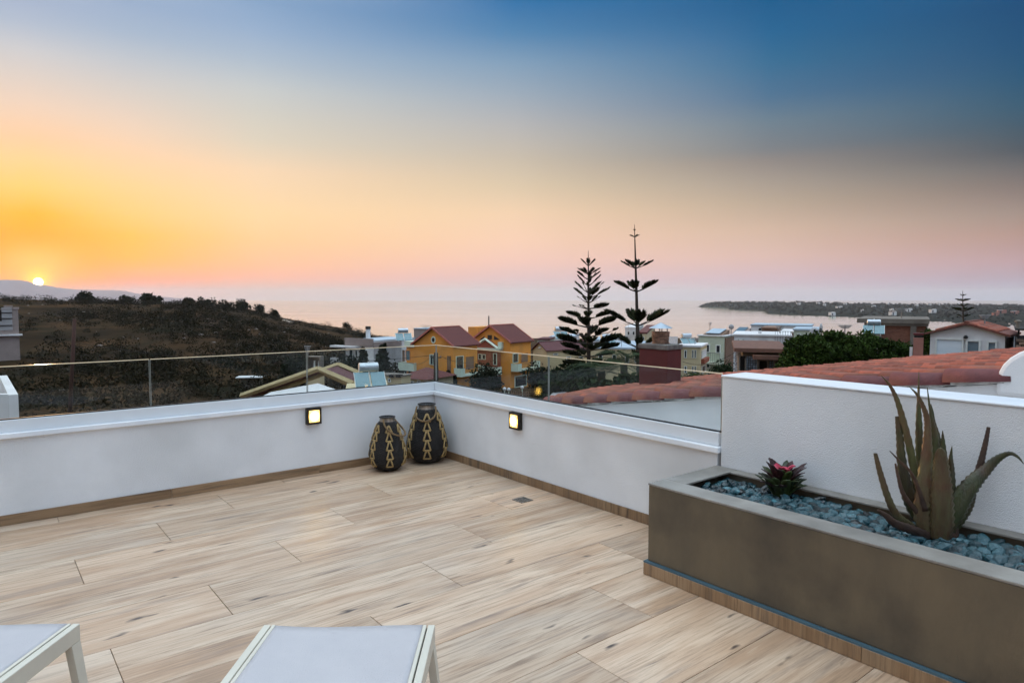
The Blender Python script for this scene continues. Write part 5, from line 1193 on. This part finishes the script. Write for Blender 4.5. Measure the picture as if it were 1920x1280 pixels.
# ------------------------------------------------------------------ Norfolk pines
def norfolk(label, x_top, y_top, x_base, Y, whorls, seed, trunk_r=.2):
    rr = random.Random(seed); t_, b_ = at(x_top, y_top, Y), at(x_base, 705, Y); g = Vector((b_.x, Y, ground_at(b_))); o = thing('norfolk_pine', label, 'tree', Matrix.Translation(g), 'Norfolk pines')
    H_ = t_.z - g.z; lean = (t_.x - b_.x)
    def ax(z): return Vector((lean * max(0, min(1, (z - (b_.z - g.z)) / (t_.z - b_.z))), 0, z))
    tb = MB().tube([ax(H_ * u) + Vector((0, 0, -.3 if u == 0 else 0)) for u in np.linspace(0, 1, 12)], [trunk_r * (1 - u) ** .8 + .018 for u in np.linspace(0, 1, 12)], 8)
    trunk = tb.build('trunk', M_bark, o, smooth=True)
    mpp = Y / FPX
    for (ya, yt, hw_, nb_, full, skew) in whorls:
        za_ = at(x_top, ya, Y).z - g.z; rise = (ya - yt) * mpp; Lb = hw_ * mpp; a0 = rr.uniform(0, 6.28)
        for k in range(nb_):
            a = a0 + 2 * math.pi * k / nb_ + rr.uniform(-.2, .2); ln = Lb * rr.uniform(.86, 1.08)
            if skew and math.cos(a) * skew < -.1: bare = rr.random() < .8; ln *= .8
            else: bare = rr.random() > full
            dv = Vector((math.cos(a), math.sin(a), 0)); p0 = ax(za_)
            path = [p0 + dv * (ln * u) + Vector((0, 0, rise * (u ** 1.25) + (rr.uniform(-.05, .05) * ln if u > .5 else 0))) for u in (0, .35, .7, 1)]
            br_ = MB().tube(path, [.05 + .01 * ln, .035, .025, .012], 5).build('branch', M_bark, o)
            side = dv.cross(Vector((0, 0, 1))); V = []; Fc = []
            us = np.linspace(.42 if not bare else .86, 1.0, max(5, int(ln * (16 if not bare else 3))))
            for u in us:
                i = min(2, int(u * 3 / 1.0001)); q = p0 + dv * (ln * u) + Vector((0, 0, rise * u ** 1.25))
                bl = ln * .28 * (1.15 - .75 * abs(u - .62) * 1.6) * (.55 if bare else 1)
                for s in (-1, -.45, .45, 1):
                    d_ = (side * s + Vector((0, 0, .85 + rr.uniform(-.15, .3))) + dv * .75).normalized() * bl * rr.uniform(.75, 1.15)
                    wv = d_.cross(Vector((rr.uniform(-1, 1), rr.uniform(-1, 1), .3))).normalized() * max(.036, .024 * ln)
                    nV = len(V); V += [q - wv * .7, q + d_ * .55 - wv, q + d_, q + d_ * .55 + wv, q + wv * .7]; Fc.append((nV, nV + 1, nV + 2, nV + 3, nV + 4))
            MB().add(V, Fc).build('needles', M_pine, br_)
    return o
norfolk('bushier Norfolk pine, left of the pair before the sea', 1103, 470, 1104, 58, [(487, 484, 3, 5, 1, 0), (498, 487, 15, 6, 1, 0), (514, 504, 20, 6, .9, 0), (524, 511, 21, 6, .9, 0), (536, 518, 22, 6, .8, 0), (549, 530, 32, 5, .8, 1), (559, 542, 38, 5, .75, 1), (568, 556, 26, 5, .9, 1), (579, 573, 40, 5, .8, 1), (597, 588, 42, 6, .9, 0), (614, 600, 58, 6, .85, 0), (632, 618, 56, 6, .85, 0), (645, 634, 60, 6, .9, 0), (657, 648, 54, 6, .9, 0), (669, 662, 52, 6, .9, 0), (684, 682, 50, 6, .9, 0)], 3, .22)
norfolk('taller sparse Norfolk pine, right of the pair with wide bare gaps', 1189.5, 421, 1198, 56, [(432, 430, 2, 4, 1, 0), (444, 441, 9, 5, 1, 0), (503, 491, 29, 6, 1, 0), (547, 530, 43, 7, 1, 0), (611, 586, 62, 6, .95, 0), (652, 632, 46, 6, .95, 0), (676, 660, 36, 5, .9, 0)], 11, .24)
norfolk('small far Norfolk pine behind the white gabled house', 1805, 545, 1808, 62, [(554, 552, 5, 5, 1, 0), (564, 561, 11, 6, 1, 0), (574, 570, 9, 5, .9, 0), (583, 578, 18, 6, .9, 0), (594, 590, 12, 5, .8, 0)], 17, .16)

# ------------------------------------------------------------------ palm, shrubs, hedge
def palm(label, px, py, Y, r_, n, seed):
    rr = random.Random(seed); p = at(px, py, Y); gz = ground_at(p); o = thing('palm', label, 'palm', frame(p.x, p.y, gz, 0), 'palms under the pines'); h = p.z - gz
    MB().tube([(0, 0, -.2), (.05, 0, h * .5), (0, 0, h)], [.28, .24, .26], 9).build('trunk', M_bark, o)
    for k in range(n):
        a = k * 2.4; e = rr.uniform(.15, 1.25); ln = r_ * rr.uniform(.8, 1.1); dv = Vector((math.cos(a), math.sin(a), 0)); V = []; Fc = []; sd = dv.cross(Vector((0, 0, 1)))
        for u in np.linspace(.12, 1, 20):
            q = Vector((0, 0, h)) + dv * (ln * u * math.cos(e) * 1.05) + Vector((0, 0, ln * (math.sin(e) * u - .62 * u * u)))
            for s in (-1, 1):
                d_ = (sd * s + dv * .9 + Vector((0, 0, -.15))).normalized() * ln * .24 * (1.1 - .7 * abs(u - .4)); w_v = dv * .045; nV = len(V)
                V += [q - w_v, q + d_ * .6 - w_v, q + d_, q + w_v]; Fc.append((nV, nV + 1, nV + 2, nV + 3))
        MB().add(V, Fc).build('frond', M_palm, o)
M_palm = leafmat('palm_fronds', (.045, .066, .026), (.022, .034, .014), .35)
palm('palm with arching fronds at the foot of the sparse pine', 1170, 684, 47, 3.0, 34, 5); palm('lower palm among the shrubs under the bushy pine', 1128, 696, 44, 2.7, 30, 9)
bush_tree('shrub', 'dense dark shrub at the foot of the bushy pine', 'shrub', 1095, 735, 46, 4.4, 1.9, M_bush, 1500, .27, 'shrubs below the pines'); bush_tree('shrub', 'dark rounded shrub left of the oxblood chimney', 'shrub', 1180, 737, 42, 4.0, 1.3, M_bush, 1400, .25, 'shrubs below the pines')
bush_tree('shrub', 'shrub filling the gap beside the glass joint', 'shrub', 1052, 742, 62, 4.5, 2.4, M_bush, 1300, .32, 'shrubs below the pines'); bush_tree('shrub', 'low shrub in front of the palms', 'shrub', 1135, 742, 38, 4.5, 1.0, M_bush, 1400, .22, 'shrubs below the pines')
bush_tree('tree', 'dark tree growing in front of the orange house balcony', 'tree', 908, 738, 74, 4.2, 4.0, M_tree, 2200, .2, 'garden trees round the orange house'); bush_tree('tree', 'small tree at the right flank of the orange house', 'tree', 1015, 722, 84, 4.5, 3.6, M_tree, 1800, .22, 'garden trees round the orange house')
bush_tree('tree', 'leafy tree between the cream and the brown-flanked houses', 'tree', 1352, 712, 50, 2.4, 1.5, M_bush, 1800, .12, 'garden trees round the orange house'); bush_tree('tree', 'bright green shrub just beyond the roof right of the chimney', 'tree', 1300, 716, 36, 2.4, .75, M_hedge, 1600, .1, 'garden trees round the orange house')
bush_tree('tree', 'bushy tree below the pale flat-roofed house', 'tree', 655, 722, 84, 5.5, 3.6, M_tree, 2600, .24, 'garden trees round the orange house'); bush_tree('tree', 'low dark tree row end behind the timber-beamed roof', 'tree', 560, 712, 96, 8, 3.4, M_tree, 2400, .28, 'garden trees round the orange house')
def conifer(label, px, y0, y1, Y, w, seed):
    p = at(px, y1, Y); gz = ground_at(p); top = at(px, y0, Y).z; o = thing('cypress', label, 'tree', frame(p.x, p.y, gz, 0), 'conifers before the pale house'); H_ = top - gz; P = []
    for u in np.linspace(.12, .98, 26): P.append(blob_points((random.uniform(-.12, .12) * w, random.uniform(-.1, .1) * w, H_ * u), w * .5 * (1 - u) ** .6 + .12, 90, .8, .3))
    leaves(np.concatenate(P), .26, M_tree, 'crown', o); MB().tube([(0, 0, -.3), (0, 0, H_ * .9)], [.16, .03], 7).build('trunk', M_bark, o)
conifer('slim dark conifer at the left corner of the pale house', 682, 652, 700, 96, 2.0, 1); conifer('broader dark conifer in front of the grey side wall', 717, 645, 702, 92, 2.7, 2)
for k, (q, y, h) in enumerate(((830, 724, 2.4), (841, 722, 3.0), (852, 724, 2.2))):
    conifer(['thin young cypress left of two others by the orange wall', 'tallest of three young cypresses by the orange wall', 'thin young cypress closest to the mint balcony'][k], q, y - 20 - k % 2 * 6, y, 80, .6, 4 + k)

# large hedge, dense mass of leaves with a bumpy top
hp = at(1595, 700, 31); hg = thing('hedge', 'big dense green hedge behind the terracotta roof', 'hedge', frame(hp.x, hp.y, ground_at(hp), 0)); P = []; HMx = hg.matrix_world
tops = [(1478, 652), (1490, 640), (1505, 634), (1522, 633), (1540, 630), (1560, 627), (1578, 630), (1598, 634), (1618, 628), (1638, 636), (1660, 644), (1682, 646), (1700, 652), (1712, 660)]
for q, y in tops:
    for k in range(9):
        yy = y + 6 + k * 9; Yd = 31 + random.uniform(-.9, 1.1) + (k == 0) * .6; c = HMx.inverted() @ at(q + random.uniform(-8, 8), yy, Yd); P.append(blob_points(tuple(c), random.uniform(.3, .5), 330, .9, .55))
for _ in range(60):
    u = random.random() * (len(tops) - 1); i = int(u); f_ = u - i; q = tops[i][0] * (1 - f_) + tops[i + 1][0] * f_; y = tops[i][1] * (1 - f_) + tops[i + 1][1] * f_
    c = HMx.inverted() @ at(q, y + random.uniform(-1.5, 3), 31 + random.uniform(-.6, .8)); P.append(blob_points(tuple(c), random.uniform(.1, .24), 60, 1.1, .2))
leaves(np.concatenate(P), .085, M_hedge, 'foliage', hg)
st_ = MB()
for k in range(9): x_ = -2.6 + k * .65; st_.tube([(x_, 0, -.3), (x_ + .1, .1, 1.8), (x_ - .1, 0, 3.6)], [.07, .05, .02], 6)
st_.build('stems', M_bark, hg)
h2 = at(1736, 690, 36); hg2 = thing('hedge', 'narrow strip of hedge squeezed between unfinished building and white house', 'hedge', frame(h2.x, h2.y, ground_at(h2), 0)); P = []
for k in range(10): P.append(blob_points(tuple(hg2.matrix_world.inverted() @ at(1742 + random.uniform(-4, 4), 630 + k * 7, 36 + random.uniform(-.3, .3))), .4, 300, .9, .5))
leaves(np.concatenate(P), .1, M_hedge, 'foliage', hg2); MB().tube([(0, 0, -.3), (0, 0, 3.5)], [.1, .04], 6).build('stem', M_bark, hg2)

# ------------------------------------------------------------------ street corner: car, globe lamps, fence
def onground(px, py, Y0=30, Y1=130):
    for Yd in np.linspace(Y0, Y1, 200):
        p = at(px, py, Yd)
        if p.z <= ground_at(p): return p
    return p
rd = MB(); pa_, pb2 = at(940, 752, 64), at(1120, 752, 56); n = 14; vs = []
for i in range(n + 1):
    c = pa_.lerp(pb2, i / n)
    for s in (-3, 3): vs.append((c.x + s * .1, c.y + s, ground_at(Vector((c.x, c.y + s, 0))) + .12))
tag(rd.add(vs, [(2 * i, 2 * i + 2, 2 * i + 3, 2 * i + 1) for i in range(n)]).build('road', pmat('asphalt', (.055, .052, .05), rough=.9)), kind='structure')
cp = at(1056, 743, 60); car = thing('parked_car', 'white parked car half hidden below the pines', 'car', frame(cp.x, cp.y, at(1056, 736, 60).z - 1.45, R(18)))
gz_ = ground_at(cp) + .13 - car.location.z
body = [(-2.0, .35), (-2.05, .75), (-1.3, .9), (-.7, 1.38), (.8, 1.43), (1.55, .98), (2.05, .9), (2.08, .35)]
MB().extrude([(x_, -.82, z_) for x_, z_ in body], (0, 1.64, 0)).build('body', pmat('white_car_paint', (.7, .7, .72), rough=.25, coat=.5), car, bevel=.08)
for s in (-1, 1): MB().extrude([(x_, s * .825, z_) for x_, z_ in [(-1.1, .93), (-.62, 1.32), (.75, 1.36), (1.3, .97)]], (0, s * .012, 0)).build('side_window', M_winglass, car)
for x_ in (-1.3, 1.35):
    for s in (-1, 1): w_ = MB().tube([(x_, s * .66, .32), (x_, s * .84, .32)], .32, 16, up=(0, 0, 1)).build('wheel', M_dark, car)
MB().box(-2.4, 2.4, -1.2, 1.2, gz_ - .3, -.002).build('ramp', M_conc, car) if gz_ < -.1 else None
for q, y, lab in ((946, 729, 'leftmost of the white globe lamps by the orange house'), (954, 730, 'white globe lamp beside the leftmost globe'), (979, 726, 'tall white globe lamp right of the garage window'), (1033, 727, 'white globe lamp past the glass joint')):
    p = at(q, y, 72); g = ground_at(p); o = thing('globe_lamp', lab, 'garden lamp', frame(p.x, p.y, g, 0), 'globe lamps in the garden')
    MB().tube([(0, 0, -.2), (0, 0, p.z - g - .15)], .06, 7).build('post', M_mint, o); MB().lathe([(.04, -.2), (.15, -.13), (.2, 0), (.15, .13), (.04, .2)], 12, (0, 0, p.z - g)).build('globe', M_white, o, smooth=True)
fe = placed('garden_fence', 'low wooden garden fence below the large ground-floor window', 'fence', 978, 70, -8); em = fe.matrix_world
lo, hi, z0, z1 = rect(em, 0, 958, 992, 733, 748); k = lo
while k < hi: MB().box(k, k + .1, 0, .04, z0 - 1, z1 - random.uniform(0, .06)).build('picket', M_brownr, fe); k += .22
MB().box(lo, hi, .041, .08, z1 - .35, z1 - .27).build('rail', M_brownr, fe)

# distant roofs between the pines
for i, (q, Y, l0, r0_, yt, mat, cap, lab) in enumerate(((1072, 165, 1030, 1086, 634, M_white, M_blueroof, 'white house with blue roof sheet left of the bushy pine'), (1030, 150, 1008, 1040, 638, M_pgreen, M_roofm, 'pale hut with maroon roof right of the orange house'),
      (1196, 175, 1172, 1206, 616, M_white, M_white, 'white tower block between the pines and the tin hat'), (1212, 150, 1196, 1226, 626, M_cream, M_roofb, 'little house with brown roof just left of the clay pot'), (1270, 150, 1252, 1276, 634, M_white, M_pane2, 'house with dark panels right of the clay pot'), (1150, 140, 1112, 1162, 640, M_white, M_blueroof, 'low white house behind the cream flat roof'))):
    f_ = placed('distant_house', lab, 'house', q, Y, -14, 'distant houses near the shore'); fm_ = f_.matrix_world; flat_block(f_, fm_, l0, q, r0_, yt, 1, mat, cap, .4)
    for k in range(2): window(f_, fm_, 0, l0 + (q - l0) * (.18 + k * .4), l0 + (q - l0) * (.36 + k * .4), yt + 5, yt + 12)
antenna('antenna above the distant white tower block', 1178, 606, 618, 170, 2.4)
solar_heater('solar water heater on the narrow cream two-storey house', 1291, 650, 63, .8, 20); solar_heater('solar water heater on the wide cream flat roof', 1140, 652, 100, 1.3, 20)
antenna('antenna on the narrow cream two-storey house', 1303, 632, 652, 62, .9); antenna('antenna on the white house with roof railing', 1462, 610, 630, 60, .9); antenna('antenna on the unfinished concrete building', 1690, 578, 598, 50, .9)
antenna('antenna on the white gabled house roof', 1846, 590, 612, 35, .6); antenna('antenna on the wide cream flat roof', 1165, 634, 654, 98, 1.2)
wire('overhead wire from the dark pole towards the hillside', b1 - Vector((.4, 0, .25)), at(131, 640, 58), 1.2); wire('overhead wire between the brown-flanked house and the concrete building', at(1362, 668, 66), at(1388, 660, 36.5), .3)
solar_heater('solar water heater on a distant roof left of the bushy pine', 1052, 636, 150, 1.8, 25)

# houses on the headland: tiny white specks, each its own house
hspots = [(1498, 571, 7), (1534, 571, 6), (1545, 573, 5), (1418, 569, 4), (1574, 579, 11), (1562, 591, 10), (1586, 571, 5), (1640, 577, 6), (1664, 571, 4), (1676, 592, 12), (1706, 585, 10), (1750, 587, 11), (1742, 572, 6), (1758, 572, 5), (1795, 572, 6), (1830, 573, 5), (1674, 583, 5), (1718, 574, 5), (1616, 584, 4), (1880, 588, 14), (1905, 590, 12), (1868, 592, 9)]
hlabs = ['tiny white house on the headland crest above the long white building', 'tiny white house on the crest, left of a close pair above the tan dish', 'tiny white house on the crest, right of the close pair above the tan dish', 'tiniest pale house near the tip of the headland', 'white house midway down the headland above the hedge, higher of two', 'white house low by the water above the hedge, lower of two',
 'tiny pale house on the crest above the middle of the hedge', 'tiny white house on the slope above the left end of the unfinished building', 'tiny pale house on the crest above the unfinished building', 'wide low house just above the roof of the unfinished building', 'white house on the slope above the pink chimney', 'white house on the slope left of the small far pine', 'tiny white house on the crest, left of two before the far pine', 'tiny white house on the crest, right of two before the far pine', 'tiny white house on the crest just left of the far pine top', 'tiny white house on the crest just right of the far pine top', 'tiny house halfway down the headland above the pink chimney', 'tiny house on the crest above the pink chimney', 'tiny house on the slope over the hedge and unfinished building gap',
 'largest pinkish house on the headland right of the far pine', 'pinkish house at the right end of the headland', 'small pinkish house closest to the brown tiled gable']
for i, (q, y, w) in enumerate(hspots):
    p = head_pt(q, y); mpp = p.y / FPX; ww = w * mpp; hh = min(7, ww * .45 + 1.5)
    o = thing('headland_house', hlabs[i], 'house', frame(p.x, p.y, p.z - 1, R(random.uniform(-25, 25))), 'tiny houses scattered on the headland')
    wl = M_white if i < 19 else M_pinkr
    MB().box(-ww / 2, ww / 2, 0, 8, -3, hh + 1).build('wall', wl, o); MB().box(-ww / 2 - .3, ww * .1, -.3, 8.3, hh + 1.01, hh + 1.6).build('roof', M_white if i % 3 else M_rooft, o); MB().box(ww * .1 + .31, ww / 2 - .3, 1, 7, hh + 1.01, hh + 2.6).build('upper_storey', wl, o)
    MB().box(-ww * .3, -ww * .1, -.05, -.002, 1.5, hh).build('window', M_winglass, o)
P = []; S2 = []
for _ in range(2600):
    j = random.randint(2, 27); i = random.randint(3, 415); p = VV[j, i]
    r_ = random.uniform(2.5, 6) * p[1] / 2600; P.append(blob_points((p[0] + random.uniform(-6, 6), p[1], p[2] + r_ * .3), r_, 26, .7, .5)); S2.append(np.full(26, r_ * .6))
hw_ = leaves(np.concatenate(P), np.concatenate(S2), leafmat('headland_trees', (.011, .016, .013), (.007, .010, .009), .2), 'headland_woods'); tag(hw_, 'dark woods covering the headland across the bay', None, None, 'stuff')
# far white hut on the hill, and flat slab roofs in the valley
for q, y, Y, w, lab in ((468, 706, 92, 3.4, 'flat pale slab roof among the hillside bushes'), (544, 717, 60, 1.3, 'small pale slab roof just left of the timber-beamed roof')):
    p = at(q, y, Y); o = thing('slab_shelter', lab, 'shelter', frame(p.x, p.y, ground_at(p), R(8))); h = p.z - ground_at(p)
    MB().box(-w / 2, w / 2, -.6, 1.4, h - .12, h).build('roof', M_white, o); 
    for s in (-.42, .42): MB().box(w * s - .06, w * s + .06, -.4, -.28, -.3, h - .121).build('post', M_conc, o); MB().box(w * s - .06, w * s + .06, 1.1, 1.22, -.3, h - .121).build('post', M_conc, o)
    MB().box(-w * .4, w * .4, .9, 1.05, -.3, h - .3).build('wall', M_conc, o)

# green cover on the village ground between the houses
scrub('village_undergrowth', M_bush, 700, .3, .9, 50, 'dark undergrowth between the village houses', 1010, 1950, 44, 230, .24, -.2)

# ------------------------------------------------------------------ evening haze over land and sea
hz = MB().box(-13900, 13900, -13900, 13900, SEA - 21, 178); hm = D.materials.new('evening_haze'); hm.use_nodes = True; t = hm.node_tree; t.nodes.clear()
ov = t.nodes.new('ShaderNodeOutputMaterial'); pv_ = t.nodes.new('ShaderNodeVolumePrincipled'); pv_.inputs['Color'].default_value = (.90, .92, .97, 1); pv_.inputs['Density'].default_value = 5e-5; pv_.inputs['Anisotropy'].default_value = .2
t.links.new(pv_.outputs[0], ov.inputs['Volume'])
ho = hz.build('haze', hm); tag(ho, 'thin evening haze over sea and land', None, None, 'stuff')
